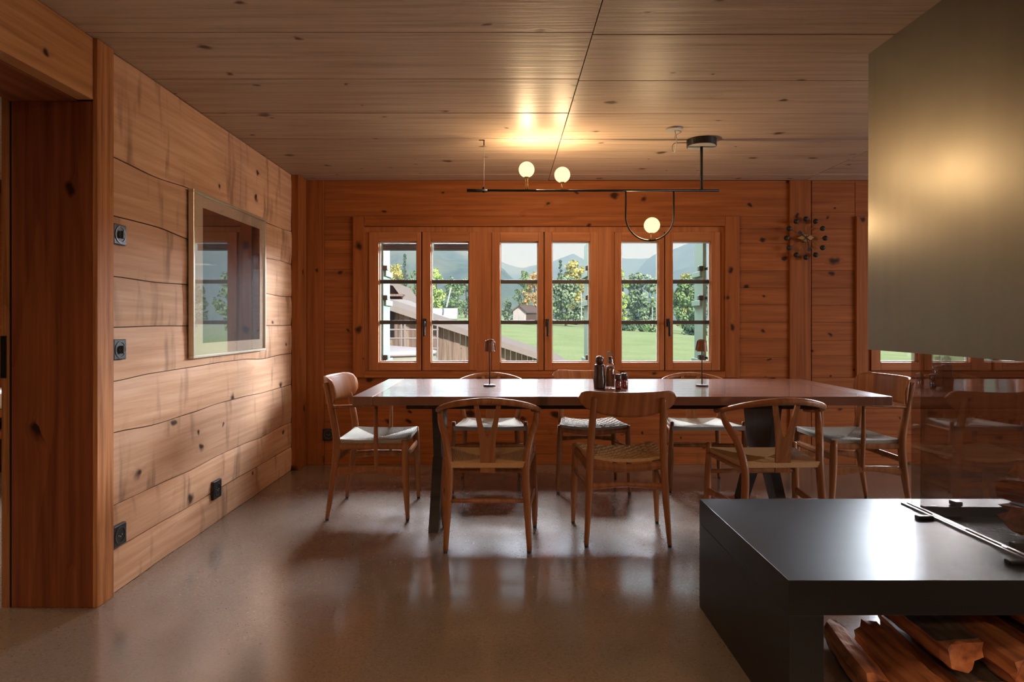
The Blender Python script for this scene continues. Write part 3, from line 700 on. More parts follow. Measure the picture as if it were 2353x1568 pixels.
def armchair(label, x, y, rz, group):
    root = empty('armchair', (x, y, 0), rz); tag(root, label, 'armchair', group)
    for s in (-1, 1):
        legs_(root, [(s * .222, .222, .012), (s * .224, .212, .24), (s * .224, .205, .452)], [.0115, .0185, .021, .018])
        legs_(root, [(s * .222, -.232, .012), (s * .222, -.195, .25), (s * .222, -.178, .44), (s * .222, -.205, .62), (s * .215, -.245, .775)], [.0115, .0195, .022, .019, .0145])
        obj('side_rail', tube(NB(), [(s * .222, .20, .418), (s * .222, -.18, .418)], .016, 8, 1, ry=.010, up=(0, 0, 1), square=True), M['chair'], root)
        obj('stretcher', tube(NB(), [(s * .223, .21, .275), (s * .223, 0, .292), (s * .223, -.19, .275)], [.026, .015, .026], 8, 6, ry=.009, up=(0, 0, 1), square=True), M['chair'], root)
        obj('arm_post', tube(NB(), [(s * .224, .045, .285), (s * .232, .045, .46), (s * .240, .047, .650)], [.010, .0125, .009], 10), M['chair'], root, True)
        obj('armrest', tube(NB(), [(s * .220, -.200, .640), (s * .238, -.08, .648), (s * .245, .06, .656), (s * .235, .13, .657)], [.010, .009, .008, .006], 10, 5, ry=[.014, .019, .022, .014], up=(0, 0, 1)), M['chair'], root, True)
    obj('stretcher', tube(NB(), [(-.223, .21, .355), (.223, .21, .355)], .019, 8, 1, ry=.009, up=(0, 0, 1), square=True), M['chair'], root)
    obj('stretcher', tube(NB(), [(-.223, -.185, .34), (.223, -.185, .34)], .016, 8, 1, ry=.009, up=(0, 0, 1), square=True), M['chair'], root)
    obj('seat', cord_seat(NB(), .218, .218, .215, -.178, .452, 20, dip=0.02), M['cord'], root)
    curved_back(root, .262, .805, .800, .655, .640, -.285, .105, th=0.018, corner=0.3)
    pads(root, [(s * .222, .222) for s in (-1, 1)] + [(s * .222, -.232) for s in (-1, 1)])
    return root
G = 'wooden chairs around the dining table'
armchair('wooden armchair with curved backrest at the table end near the hewn wall', -0.775, 3.765, -PI / 2, G)
armchair('wooden armchair with curved backrest at the table end beside the stove glass', 2.055, 3.765, PI / 2, G)
wishbone('round-backed chair with forked splat, back turned to us, clear of the hearth', -0.088, 3.235, 0, G)
wishbone('round-backed chair with forked splat, back turned to us, partly behind the black hearth', 1.345, 3.235, math.radians(2), G)
slat_back('chair with broad curved slat back and woven cord seat, back turned to us', 0.608, 3.31, 0, G)
wishbone('round-backed chair facing us behind the table, behind the lamp with a curved handle', -0.105, 4.305, PI, G)
slat_back('slat-backed chair facing us behind the table, backrest mostly hidden by the table', 0.575, 4.28, PI, G)
wishbone('round-backed chair facing us behind the table, under the window nearest the clock', 1.325, 4.305, PI, G)

# ------------------------------------------------------------------ things on the table
def table_lamp(label, px, py, flip):
    Y = (CZ - TZ) * F / (py - VY); x = (px - VX) * Y / F
    r = empty('table_lamp', (x, Y, TZ)); tag(r, label, 'lamp', 'small lamps on the table')
    M.setdefault('lampdark', plain('dark_bronze_lamp_metal', (0.05, 0.024, 0.016), 0.6))
    M.setdefault('lampmetal', plain('corten_lamp_metal', (0.22, 0.09, 0.045), 0.45, 0.4))
    obj('base', lathe(NB(), [(0.036, 0), (0.037, 0.004), (0.035, 0.010), (0.006, 0.012)], 28), M['lampdark'], r)
    obj('stem', tube(NB(), [(0, 0, 0.011), (0, 0, 0.235)], 0.0035, 10), M['lampdark'], r, True)
    s = obj('shade', lathe(NB(), [(0.032, 0.206), (0.0265, 0.258), (0.0275, 0.270), (0.024, 0.270), (0.023, 0.258), (0.029, 0.206), (0.032, 0.206)], 28), M['lampmetal'], r)
    k = 1 if not flip else -1
    obj('handle', tube(NB(), [(-0.022 * k, 0, 0.268), (0, 0, 0.274), (0.024 * k, 0, 0.270), (0.031 * k, 0, 0.245), (0.036 * k, 0, 0.212)], 0.0030, 8), M['lampmetal'], s, True)
    return r
table_lamp('slim rust-brown table lamp with curved handle on the table end near the hewn wall', 1125, 888, False)
table_lamp('slim rust-brown table lamp on the table, in front of the window by the clock', 1613, 888, True)
M['darkwood'] = plain('dark_walnut', (0.045, 0.018, 0.012), 0.32, coat=0.3)
M['midwood'] = plain('reddish_mill_wood', (0.22, 0.075, 0.030), 0.35, coat=0.3)
M['clearglass'] = glassy('thin_clear_glass', (0.95, 0.93, 0.92), 0.08, 1.6)
M['redglass'] = glassy('dark_red_glass', (0.30, 0.09, 0.06), 0.08, 1.6)
def on_table(px, Y): return ((px - VX) * Y / F, Y, TZ)
r = empty('pepper_mill', on_table(1377.5, 3.59)); tag(r, 'tall dark brown wooden pepper mill on the table', 'mill')
obj('body', lathe(NB(), [(0.031, 0), (0.033, 0.006), (0.033, 0.022), (0.036, 0.045), (0.034, 0.062), (0.031, 0.080), (0.030, 0.120), (0.029, 0.134), (0.022, 0.138)], 28), M['darkwood'], r, True)
obj('knob', lathe(NB(), [(0.012, 0.134), (0.020, 0.142), (0.024, 0.156), (0.023, 0.172), (0.014, 0.184), (0.0, 0.187)], 24), M['darkwood'], r, True)
r = empty('oil_carafe', on_table(1402.5, 3.58)); tag(r, 'tall bottle of reddish-brown liquid with slanted stopper beside the dark mill', 'bottle')
obj('glass_body', lathe(NB(), [(0.0, 0), (0.027, 0.0), (0.0295, 0.006), (0.0285, 0.05), (0.026, 0.10), (0.024, 0.134), (0.014, 0.142), (0.0125, 0.165), (0.0115, 0.165), (0.0125, 0.140), (0.022, 0.132), (0.0265, 0.012), (0.0, 0.012)], 28), M['clearglass'], r, True)
obj('liquid', lathe(NB(), [(0.0, 0.0135), (0.0245, 0.0135), (0.0235, 0.08), (0.021, 0.128), (0.0, 0.130)], 24), M['midwood'], r, True)
sb = NB(); tube(sb, [(0, 0, 0.142), (0, 0, 0.182)], 0.0105, 16); obj('stopper', sb, M['darkwood'], r)
sb = NB(); prism(sb, [Vector((-0.018, -0.003, 0.150)), Vector((-0.014, -0.003, 0.150)), Vector((-0.012, -0.003, 0.203)), Vector((0.018, -0.003, 0.190)), Vector((0.019, -0.003, 0.195)), Vector((-0.006, -0.003, 0.212)), Vector((-0.018, -0.003, 0.210))], (0, 0.006, 0)); obj('pourer', sb, M['pale_plastic'], r)
r = empty('spice_jar', on_table(1421, 3.555)); tag(r, 'small dark red glass jar next to the slant-topped bottle', 'jar')
obj('body', lathe(NB(), [(0.0, 0.0), (0.015, 0), (0.017, 0.004), (0.017, 0.044), (0.012, 0.054), (0.0, 0.054)], 20), M['redglass'], r, True)
obj('lid', lathe(NB(), [(0.0, 0.054), (0.017, 0.054), (0.018, 0.058), (0.018, 0.080), (0.015, 0.084), (0.0, 0.084)], 20), M['darkwood'], r, True)
r = empty('spice_jar', on_table(1435, 3.60)); tag(r, 'small lidded red jar, outermost of the table cluster towards the clock', 'jar')
obj('body', lathe(NB(), [(0.0, 0.0), (0.018, 0), (0.020, 0.004), (0.020, 0.046), (0.017, 0.052), (0.0, 0.052)], 20), M['redglass'], r, True)
obj('lid', lathe(NB(), [(0.0, 0.052), (0.020, 0.052), (0.020, 0.082), (0.018, 0.086), (0.0, 0.086)], 20), M['darkwood'], r, True)

# ------------------------------------------------------------------ pendant light
YL = 3.83
def px_l(px, py): return P(px, py, YL)
pl = empty('pendant_light', (px_l(1613, 0).x, YL, HC)); tag(pl, 'black bar pendant with three lit opal globes hung from the ceiling', 'pendant lamp')
def plink(name, bm, mat, smooth=False, parent=None):
    o = obj(name, bm, mat, parent or pl, smooth)
    if parent is None: o.location = -Vector(pl.location)
    return o
zb = px_l(0, 438).z
plink('bar', tube(NB(), [px_l(1073, 438), px_l(1652, 438)], 0.0075, 12), M['blackmetal'], True)
plink('bar_sleeve', tube(NB(), [px_l(1073, 438), px_l(1120, 438)], 0.0105, 12), M['blackmetal'], True)
xr = px_l(1612, 0).x
cn = plink('canopy', lathe(NB(), [(0.0, HC), (0.088, HC), (0.088, HC - 0.040), (0.0, HC - 0.040)], 36, (xr, YL, 0)), M['blackmetal'])
obj('canopy_face', lathe(NB(), [(0.0, HC - 0.0402), (0.083, HC - 0.0402), (0.083, HC - 0.0425), (0.0, HC - 0.0425)], 36, (xr, YL, 0)), M['grey'], cn)
plink('rod', tube(NB(), [(xr, YL, zb), (xr, YL, zb + 0.03), (xr, YL, HC - 0.04)], [0.013, 0.0085, 0.0085], 12), M['blackmetal'], True)
xw = px_l(1112, 0).x
wz = plink('wire', tube(NB(), [(xw, YL, zb), (xw, YL, HC - 0.002)], 0.0012, 6), M['spacer'], True)
hk = NB(); box(hk, xw - 0.030, xw + 0.004, YL - 0.004, YL + 0.004, HC - 0.004, HC - 0.0005); box(hk, xw - 0.003, xw + 0.003, YL - 0.003, YL + 0.003, HC - 0.035, HC - 0.002)
obj('ceiling_hook', hk, M['blackmetal'], wz)
plink('wire_clamp', tube(NB(), [(xw, YL, zb - 0.012), (xw, YL, zb + 0.02)], 0.010, 12), M['blackmetal'], True)
lx0, lx1 = px_l(1438, 0).x, px_l(1548, 0).x; lr = (lx1 - lx0) / 2; lc = (lx0 + lx1) / 2; lz = px_l(0, 553).z + lr
loop = [(lx0, YL, zb)] + [(lc - lr * math.cos(a), YL, lz - lr * math.sin(a)) for a in [PI * k / 24 for k in range(25)]] + [(lx1, YL, zb)]
plink('loop', tube(NB(), loop, 0.0055, 10, smooth=False, up=(0, 1, 0)), M['blackmetal'], True)
gr = 18.2 * YL / F
def globe(px, py, zfrom, stems, up=True):
    c = px_l(px, py)
    st = NB()
    if up:
        for dx in stems: tube(st, [(c.x + dx, YL, zfrom), (c.x + dx, YL, c.z - gr * 0.8)], 0.0032, 8)
        lathe(st, [(0.010, c.z - gr - 0.004), (0.016, c.z - gr + 0.004), (0.020, c.z - gr * 0.86)], 16, (c.x, YL, 0))
    else:
        tube(st, [(c.x + stems[0], YL, zfrom), (c.x + stems[0] * 0.3, YL, c.z - gr * 0.95)], 0.0035, 8)
        lathe(st, [(0.010, c.z - gr - 0.003), (0.013, c.z - gr + 0.003)], 16, (c.x, YL, 0))
    s = plink('globe_stem', st, M['brass'], True)
    plink('globe', ball(NB(), c, gr, 28, 18), M['bulb'], True)
    light('globe_light', 'POINT', (c.x, YL, c.z), GLOBE_W, WARM, radius=0.0).data.shadow_soft_size = 0.0
GLOBE_W = 17.0
globe(1210, 390, zb, (-0.006, 0.006)); globe(1292, 402, zb, (-0.002,)); globe(1498, 518, lz - lr, (-0.012,), False)
# ceiling plate with the feed cable
q = P(1549, 296, 3.61)
cp = empty('ceiling_outlet', (q.x, 3.61, HC)); tag(cp, 'small grey ceiling plate with a loose cable to the lamp canopy', 'ceiling outlet')
obj('plate', lathe(NB(), [(0.0, 0), (0.047, 0), (0.047, -0.008), (0.0, -0.010)], 28), M['grey'], cp)
c0 = P(1583, 322, 3.83) - Vector(cp.location)
obj('cable', tube(NB(), [(0.004, 0, -0.008), (0.022, 0.03, -0.06), (0.030, 0.10, -0.105), (0.026, 0.14, -0.085), (0.055, 0.20, -0.028), (xr - 0.087 - q.x, 0.22, -0.018)], 0.0028, 8, 8), M['grey'], cp, True)

# ------------------------------------------------------------------ ball clock
cx, cz, cy = bx_(1845), bz_(549.5), YB - 0.05
ck = empty('wall_clock', (cx, YB - 0.016, cz)); tag(ck, 'round wall clock of twelve black balls on brass spokes', 'clock')
R_ = 0.150
M['blackball'] = plain('matt_black_lacquer', (0.010, 0.009, 0.009), 0.6); M['oldbrass'] = plain('dull_brass', (0.30, 0.17, 0.06), 0.45, 1.0)
for k in range(12):
    a = 2 * PI * k / 12; d = Vector((math.sin(a), 0, math.cos(a)))
    sp = obj('spoke', tube(NB(), [d * 0.03 + Vector((0, -0.034, 0)), d * (R_ - 0.012) + Vector((0, -0.034, 0))], 0.0016, 6), M['oldbrass'], ck, True)
    obj('ball', ball(NB(), d * R_ + Vector((0, -0.034, 0)), 0.0195, 16, 10), M['blackball'], ck, True)
hb = NB(); tube(hb, [(0, 0, 0), (0, -0.030, 0)], 0.030, 28); obj('hub', hb, M['oldbrass'], ck)
lb = NB(); prism(lb, [Vector((0, -0.040, 0)), Vector((-0.035, -0.040, 0.018)), Vector((-0.068, -0.040, 0.0)), Vector((-0.035, -0.040, -0.012))], (0, 0.006, 0)); obj('hub_wing', lb, M['brass'], ck)
lb = NB(); prism(lb, [Vector((0, -0.040, 0)), Vector((0.035, -0.040, 0.022)), Vector((0.060, -0.040, 0.004)), Vector((0.035, -0.040, -0.016))], (0, 0.006, 0)); obj('hub_wing', lb, M['brass'], ck)
def hand(ang, ln, wd, name):
    b = NB(); d = Vector((math.sin(ang), 0, math.cos(ang)))
    tube(b, [Vector((0, -0.047, 0)) - d * 0.02, Vector((0, -0.047, 0)) + d * ln], 0.003, 6)
    c = Vector((0, -0.047, 0)) + d * ln; n_ = Vector((d.z, 0, -d.x))
    prism(b, [c + d * (wd * 1.1 * math.cos(t_)) + n_ * (wd * math.sin(t_)) + Vector((0, -0.002, 0)) for t_ in [2 * PI * i / 14 for i in range(14)]], (0, 0.004, 0))
    obj(name, b, M['black'], ck)
hand(math.radians(-52), 0.065, 0.014, 'hour_hand'); hand(math.radians(168), 0.092, 0.013, 'minute_hand')

# ------------------------------------------------------------------ hearth, hood and stove glass
HX0, HX1, HY0, HY1, HZ = 0.762, 4.1, 1.69, 2.472, 0.424
TH = 0.094
he = empty('hearth_bench', ((HX0 + HX1) / 2, (HY0 + HY1) / 2, 0)); tag(he, 'long black steel hearth bench in front with an open log store underneath', 'hearth')
def hl(o): o.location = -Vector(he.location); return o
FX0, FX1, FY0, FY1 = 1.555, 2.55, 1.74, 2.36    # firebox recess
top = NB()
box(top, HX0, FX0, HY0, HY1, HZ - TH, HZ, 0.0015); box(top, FX1, HX1, HY0, HY1, HZ - TH, HZ, 0.0015)
box(top, FX0, FX1, HY0, FY0, HZ - TH, HZ, 0.0015); box(top, FX0, FX1, FY1, HY1, HZ - TH, HZ, 0.0015)
tp = hl(obj('top_slab', top, M['hearth'], he))
obj('firebox_tray', box(NB(), FX0 - 0.001, FX1 + 0.001, FY0 - 0.001, FY1 + 0.001, HZ - TH + 0.001, HZ - 0.035), M['soot'], tp)
M['hearth_side'] = M['hearth']
hl(mbox('end_panel', HX0, HX0 + TH, HY0, HY1, 0, HZ - TH, M['hearth_side'], he, 0.0015))
hl(mbox('store_panel', 2.62, 2.66, HY0 + 0.02, HY1, 0, HZ - TH, M['hearth_side'], he))
hl(mbox('store_back', 1.72, 2.62, HY1 - 0.02, HY1, 0, HZ - TH, M['hearth_side'], he))
hl(mbox('end_panel', HX1 - TH, HX1, HY0, HY1, 0, HZ - TH, M['hearth_side'], he, 0.0015))
for x in (1.512, 1.535):
    b = hl(mbox('glass_track', x, x + 0.010, 1.70, 2.405, HZ, HZ + 0.006, M['steel_rail'] if 'steel_rail' in M else M.setdefault('steel_rail', plain('bright_steel_rail', (0.42, 0.42, 0.42), 0.3, 1.0)), he))
for (px, py, dx) in ((2136, 1170, 0), (2124, 1193, 0), (2345, 1256, 0), (2336, 1296, 0)):
    Y = (CZ - HZ) * F / (py - VY); x = (px - VX) * Y / F
    hl(mbox('stop_block', x - 0.028, x + 0.028, Y - 0.012, Y + 0.012, HZ - (0.035 if x > FX0 else 0), HZ + 0.012, M['black'], he, 0.003))
# hood
HBX, HBY0, HBY1, HBZ = 1.512, 1.53, 2.60, 1.005
hd = NB(); box(hd, HBX, 2.66, HBY0, HBY1, HBZ, HC, 0.0)
# open underneath
for f_ in list(hd.faces):
    if abs(f_.normal.z + 1) < 1e-3 or f_.calc_center_median().z < HBZ + 1e-4: hd.faces.remove(f_)
ho = obj('stove_hood', hd, M['hood']); tag(ho, 'large bronzed steel stove hood hanging from the ceiling', 'stove hood')
md = ho.modifiers.new('thick', 'SOLIDIFY'); md.thickness = 0.012; md.offset = 1.0
gl = empty('stove_glass', (1.527, 2.05, HZ + 0.006)); tag(gl, 'clear stove glass enclosure between hearth and hood', 'stove glass')
def gk(o): o.location = -Vector(gl.location); return o
gk(mbox('pane', 1.5265, 1.5325, 1.75, 2.366, HZ + 0.0065, HBZ + 0.05, M['stoveglass'], gl))
gk(mbox('pane', 1.556, 2.545, 2.352, 2.358, HZ - 0.0345, HBZ + 0.05, M['stoveglass'], gl))
gk(mbox('glass_clip', 1.69, 1.72, 2.362, 2.40, HZ + 0.0005, HZ + 0.018, M['steel_rail'], gl, 0.004))

# ------------------------------------------------------------------ firewood
def log_mat(name, a, b_, c):
    m, nt, bs = newmat(name); L = nt.links.new
    tc = N(nt, 'ShaderNodeTexCoord'); oi = N(nt, 'ShaderNodeObjectInfo')
    mp = N(nt, 'ShaderNodeMapping'); mp.inputs['Scale'].default_value = (34, 3.5, 34); L(tc.outputs['Object'], mp.inputs[0])
    n = N(nt, 'ShaderNodeTexNoise', noise_dimensions='4D'); n.inputs['Scale'].default_value = 1; n.inputs['Detail'].default_value = 5; L(mp.outputs[0], n.inputs['Vector'])
    L(math_(nt, 'MULTIPLY', oi.outputs['Random'], 30), n.inputs['W'])
    col = ramp(nt, n.outputs['Fac'], [(0.3, c), (0.5, b_), (0.7, a)])
    L(col, bs.inputs['Base Color']); bs.inputs['Roughness'].default_value = 0.8
    bp = N(nt, 'ShaderNodeBump'); bp.inputs['Strength'].default_value = 0.5; bp.inputs['Distance'].default_value = 0.01; L(n.outputs['Fac'], bp.inputs['Height']); L(bp.outputs[0], bs.inputs['Normal'])
    return m
M['log'] = log_mat('split_firewood', (0.60, 0.25, 0.11), (0.45, 0.155, 0.06), (0.17, 0.055, 0.025))
M['bark'] = log_mat('firewood_bark', (0.16, 0.11, 0.085), (0.09, 0.06, 0.045), (0.035, 0.025, 0.02))
def log(label, c, ln, w, h, yaw, roll, seed, pitch=0.0):
    """split log: wedge section, long axis local Y"""
    k3 = int(abs(seed)) % 3
    if k3 == 0: base = [(-.5, -.42), (0, -.5), (.5, -.38), (.40, .08), (.16, .5), (-.14, .46), (-.40, .10)]
    elif k3 == 1: base = [(-.5, -.5), (.1, -.46), (.5, -.40), (.46, .20), (.30, .46), (-.1, .38), (-.48, .02)]
    else: base = [(-.44, -.46), (.2, -.5), (.5, -.2), (.44, .3), (.05, .5), (-.42, .40), (-.5, -.05)]
    sec = []
    for (a0, b0), (a1, b1) in zip(base, base[1:] + base[:1]): sec += [(a0, b0), ((a0 + a1) / 2, (b0 + b1) / 2)]
    NS = len(sec)
    r = empty('firewood_log', c, yaw); r.rotation_euler = (pitch, roll, yaw); tag(r, label, 'log', 'split firewood logs')
    ns = 14
    def ring(i, sc=1.0):
        t = i / ns; y = (t - .5) * ln; out = []
        for j, (a, b_) in enumerate(sec):
            k = 1 - 0.10 * abs(sn(t * 3 + j * 5.3, seed)) - 0.10 * abs(sn(t * 9 + j * 3.1, seed + 1)) - (0.10 * abs(h1(j, seed)) if j % 2 else 0)
            jag = 0.022 * h1(j, seed, i) if i in (0, ns) else 0
            out.append(Vector((a * w * k * sc + 0.006 * sn(t * 2.2, seed + 7), y + jag, b_ * h * k * sc)))
        return out
    bm = NB(); rows = [[bm.verts.new(p) for p in ring(i)] for i in range(ns + 1)]
    for i in range(ns):
        for j in range(NS): bm.faces.new((rows[i][j], rows[i][(j + 1) % NS], rows[i + 1][(j + 1) % NS], rows[i + 1][j]))
    bm.faces.new(rows[0][::-1]); bm.faces.new(rows[-1])
    obj('split_wood', bm, M['log'], r)
    bm = NB(); A = [ring(i, 1.0) for i in range(ns + 1)]       # bark strip along one side
    B = [ring(i, 1.06) for i in range(ns + 1)]
    def strip(j0, j1):
        va = [[bm.verts.new(A[i][j]) for j in (j0, j1)] for i in range(1, ns)]; vb = [[bm.verts.new(B[i][j]) for j in (j0, j1)] for i in range(1, ns)]
        for i in range(len(va) - 1):
            bm.faces.new((vb[i][0], vb[i][1], vb[i + 1][1], vb[i + 1][0])); bm.faces.new((va[i][0], va[i + 1][0], vb[i + 1][0], vb[i][0])); bm.faces.new((va[i][1], vb[i][1], vb[i + 1][1], va[i + 1][1]))
        bm.faces.new((va[0][0], vb[0][0], vb[0][1], va[0][1])); bm.faces.new((va[-1][0], va[-1][1], vb[-1][1], vb[-1][0]))
    for q_ in range(4): strip(q_, q_ + 1)
    obj('bark', bm, M['bark'], r)
    return r
ordn = ['first', 'second', 'third', 'fourth', 'fifth', 'sixth', 'seventh', 'eighth']
for ri, (nm, z, xs_) in enumerate((('floor', 0.049, (1.24, 1.378, 1.51, 1.645, 1.78, 1.915, 2.05)), ('middle', 0.1495, (1.335, 1.47, 1.605, 1.74, 1.875)), ('top', 0.252, (1.60, 1.735, 1.87)))):
    for k, x in enumerate(xs_):
        log('split firewood log under the hearth, %s row, %s from the open gap' % (nm, ordn[k]), (x, 2.0 + 0.05 * h1(ri, k, 5), z), 0.44 + 0.05 * h1(k, ri), 0.128, 0.094 + 0.004 * h1(k, ri, 8), 0.05 * h1(ri, k, 6), 0.14 * h1(ri, k, 4) + (PI if (ri + k) % 2 else 0), ri * 10 + k)
log('short split log poking out of the firewood pile into the open gap', (1.118, 2.02, 0.047), 0.34, 0.08, 0.08, math.radians(-8), 0.1, 77)
hz0 = HZ - 0.035
log('split log lying lowest on the hearth behind the stove glass', (1.86, 1.96, hz0 + 0.060), 0.36, 0.12, 0.10, math.radians(88), 0.1, 91)
log('split log lying far side on the hearth behind the stove glass', (1.90, 2.125, hz0 + 0.060), 0.36, 0.12, 0.10, math.radians(92), PI, 92)
log('crosswise split log in the middle of the pile behind the stove glass', (1.80, 2.04, hz0 + 0.160), 0.30, 0.11, 0.078, math.radians(25), 0.1, 94)
log('rounded bark-sided log topping the pile behind the stove glass', (1.85, 2.05, hz0 + 0.245), 0.32, 0.14, 0.072, math.radians(80), 0.1, 93)

# ------------------------------------------------------------------ bench in the next room
M['cushion'] = plain('white_cushion', (0.75, 0.70, 0.68), 0.9)
bn = empty('bench', (-3.75, 4.62, 0)); tag(bn, 'wooden bench with a white cushion in the next room', 'bench')
for z in (0.30, 0.45): obj('seat_slat', box(NB(), -0.7, 0.7, -0.22, 0.22, z, z + 0.05), M['post'], bn)
for x in (-0.66, 0.62):
    for y in (-0.2, 0.16): obj('leg', box(NB(), x, x + 0.05, y, y + 0.05, 0, 0.45), M['post'], bn)
cu = obj('cushion', box(NB(), -4.43, -3.07, 4.42, 4.82, 0.5, 0.62, 0.03), M['cushion']); tag(cu, 'white cushion on the bench in the next room', 'cushion')

# ------------------------------------------------------------------ unseen warm fill lamps, added behind the viewer and next door
def fill_lamp(x, y, power, where):
    r = empty('ceiling_lamp', (x, y, HC)); tag(r, 'flat opal ceiling lamp ' + where, 'ceiling lamp', 'ceiling lamps behind the viewer')
    obj('rim', lathe(NB(), [(0.20, 0), (0.21, -0.01), (0.21, -0.045), (0.20, -0.045)], 32), M['blackmetal'], r)
    obj('diffuser', lathe(NB(), [(0.0, -0.040), (0.20, -0.040), (0.20, -0.03), (0.0, -0.03)], 32), M['diff'], r)
    light('ceiling_lamp_light', 'AREA', (x, y, HC - 0.055), power, (1.0, 0.70, 0.42), target=(x, y, 0), size=0.36, size_y=0.36)
M['diff'] = emit('lit_opal_diffuser', (1.0, 0.74, 0.46), 1.5)
for (x, y, p_) in ((-0.4, 0.2, 15), (-0.4, -1.6, 28), (2.6, 0.3, 12), (2.4, -1.6, 26), (-3.6, 2.6, 24)): fill_lamp(x, y, p_, ('in the next room' if x < -3 else 'above the viewer' if y > 0 else 'near the rear wall') + (' on the door side' if x < 0 else ' on the fireplace side'))
# ------------------------------------------------------------------ outside
def gz(x, y):
    if y < 9: base = -2.2
    elif y < 26: t = (y - 9) / 17; base = -2.2 + (t * t * (3 - 2 * t)) * 1.72
    else: base = -0.48 + 1.42 * (y - 26) / 34
    tilt = min(1.0, max(0.0, (y - 14) / 46))
    if y > 60: base = 0.94 + (y - 60) * 0.012
    return base - 0.059 * max(-60, min(60, x)) * tilt + 0.06 * sn2(x * 0.15, y * 0.15, 3)
def grass_mat():
    m, nt, b = newmat('meadow_grass'); L = nt.links.new
    tc = N(nt, 'ShaderNodeTexCoord')
    a = N(nt, 'ShaderNodeTexNoise'); a.inputs['Scale'].default_value = 0.35; a.inputs['Detail'].default_value = 6; L(tc.outputs['Object'], a.inputs['Vector'])
    c = N(nt, 'ShaderNodeTexNoise'); c.inputs['Scale'].default_value = 9; c.inputs['Detail'].default_value = 4; L(tc.outputs['Object'], c.inputs['Vector'])
    col = mixc(nt, ramp(nt, a.outputs['Fac'], [(0.35, (0.22, 0.31, 0.135)), (0.65, (0.31, 0.39, 0.19))]), ramp(nt, c.outputs['Fac'], [(0.3, (0.17, 0.25, 0.10)), (0.7, (0.36, 0.42, 0.22))]), 0.4)
    L(col, b.inputs['Base Color']); b.inputs['Roughness'].default_value = 0.9; b.inputs['Specular IOR Level'].default_value = 0.1
    return m
bm = NB(); nx, ny = 80, 60; rows = []
for j in range(ny + 1):
    y = 5.6 + 400 * (j / ny) ** 2.2
    rows.append([bm.verts.new((x, y, gz(x, y))) for x in [(-1 + 2 * i / nx) * (40 + y * 1.2) for i in range(nx + 1)]])
for j in range(ny):
    for i in range(nx): bm.faces.new((rows[j][i], rows[j][i + 1], rows[j + 1][i + 1], rows[j + 1][i]))
fd = obj('meadow_ground', bm, grass_mat(), None, True); tag(fd, 'green mown meadow sloping outside the windows', 'meadow', kind='structure')

def forest_mat(name, a, b_, c, sc):
    m, nt, bs = newmat(name); L = nt.links.new
    tc = N(nt, 'ShaderNodeTexCoord'); mp = N(nt, 'ShaderNodeMapping'); mp.inputs['Scale'].default_value = (sc, sc, sc * 0.6); L(tc.outputs['Object'], mp.inputs[0])
    n = N(nt, 'ShaderNodeTexNoise'); n.inputs['Scale'].default_value = 1; n.inputs['Detail'].default_value = 8; n.inputs['Roughness'].default_value = 0.65; L(mp.outputs[0], n.inputs['Vector'])
    v = N(nt, 'ShaderNodeTexNoise'); v.inputs['Scale'].default_value = 0.12; v.inputs['Detail'].default_value = 5; L(mp.outputs[0], v.inputs['Vector'])
    col = mixc(nt, ramp(nt, n.outputs['Fac'], [(0.35, a), (0.6, b_)]), c, ramp(nt, v.outputs['Fac'], [(0.55, (0, 0, 0)), (0.68, (1, 1, 1))]))
    L(col, bs.inputs['Base Color']); bs.inputs['Roughness'].default_value = 0.95; bs.inputs['Specular IOR Level'].default_value = 0.0
    return m
def mountain(name, label, sky, D, near, mat, amp):
    """sky: (px, py) skyline as seen from the room; the slope runs down towards the valley"""
    bm = NB(); rows = []; nt_ = 26; nx = 150
    p0, p1 = sky[0][0], sky[-1][0]
    for k in range(nt_ + 5):
        t = k / nt_; row = []
        for i in range(nx + 1):
            px = p0 + (p1 - p0) * i / nx
            for (a, za), (b_, zb_) in zip(sky[:-1], sky[1:]):
                if a <= px <= b_: py = za + (zb_ - za) * (px - a) / (b_ - a); break
            tt = min(t, 2 - t) if t > 1 else t
            Y = D * (near + (1 - near) * t) if t <= 1 else D * (1 + (t - 1) * 0.5)
            ridge = CZ + (VY - py) * D / F; x = (px - VX) * D / F
            z = ridge * tt ** 1.15 - 3 + amp * sn2(x / (amp * 7), Y / (amp * 5), 2) * (0.25 + math.sin(PI * min(1, tt))) + 0.35 * amp * sn2(x / amp * 0.6, Y / amp * 0.5, 5)
            row.append(bm.verts.new((x * (0.72 + 0.28 * t) if t < 1 else x, Y, z)))
        rows.append(row)
    for k in range(len(rows) - 1):
        for i in range(nx): bm.faces.new((rows[k][i], rows[k][i + 1], rows[k + 1][i + 1], rows[k + 1][i]))
    o = obj(name, bm, mat, None, True); tag(o, label, 'mountain', kind='structure'); return o
FM1 = forest_mat('near_spruce_slope', (0.02, 0.045, 0.03), (0.11, 0.15, 0.085), (0.26, 0.27, 0.21), 0.075)
FM2 = forest_mat('alpine_slope', (0.05, 0.085, 0.06), (0.10, 0.14, 0.085), (0.19, 0.20, 0.16), 0.03)
mountain('mountain_wooded', 'steep wooded mountainside filling the window nearest the hewn wall', [(-900, 250), (300, 330), (700, 400), (950, 480), (1078, 552), (1120, 582), (1149, 601), (1175, 626), (1200, 648), (1230, 675), (1270, 700), (1340, 730)], 620, 0.35, FM1, 9)
mountain('mountain_valley_side', 'blue mid-distance ridge rising behind the middle window trees', [(1040, 690), (1100, 668), (1165, 650), (1195, 633), (1237, 613), (1275, 602), (1310, 612), (1370, 640), (1500, 690)], 1000, 0.5, FM2, 14)
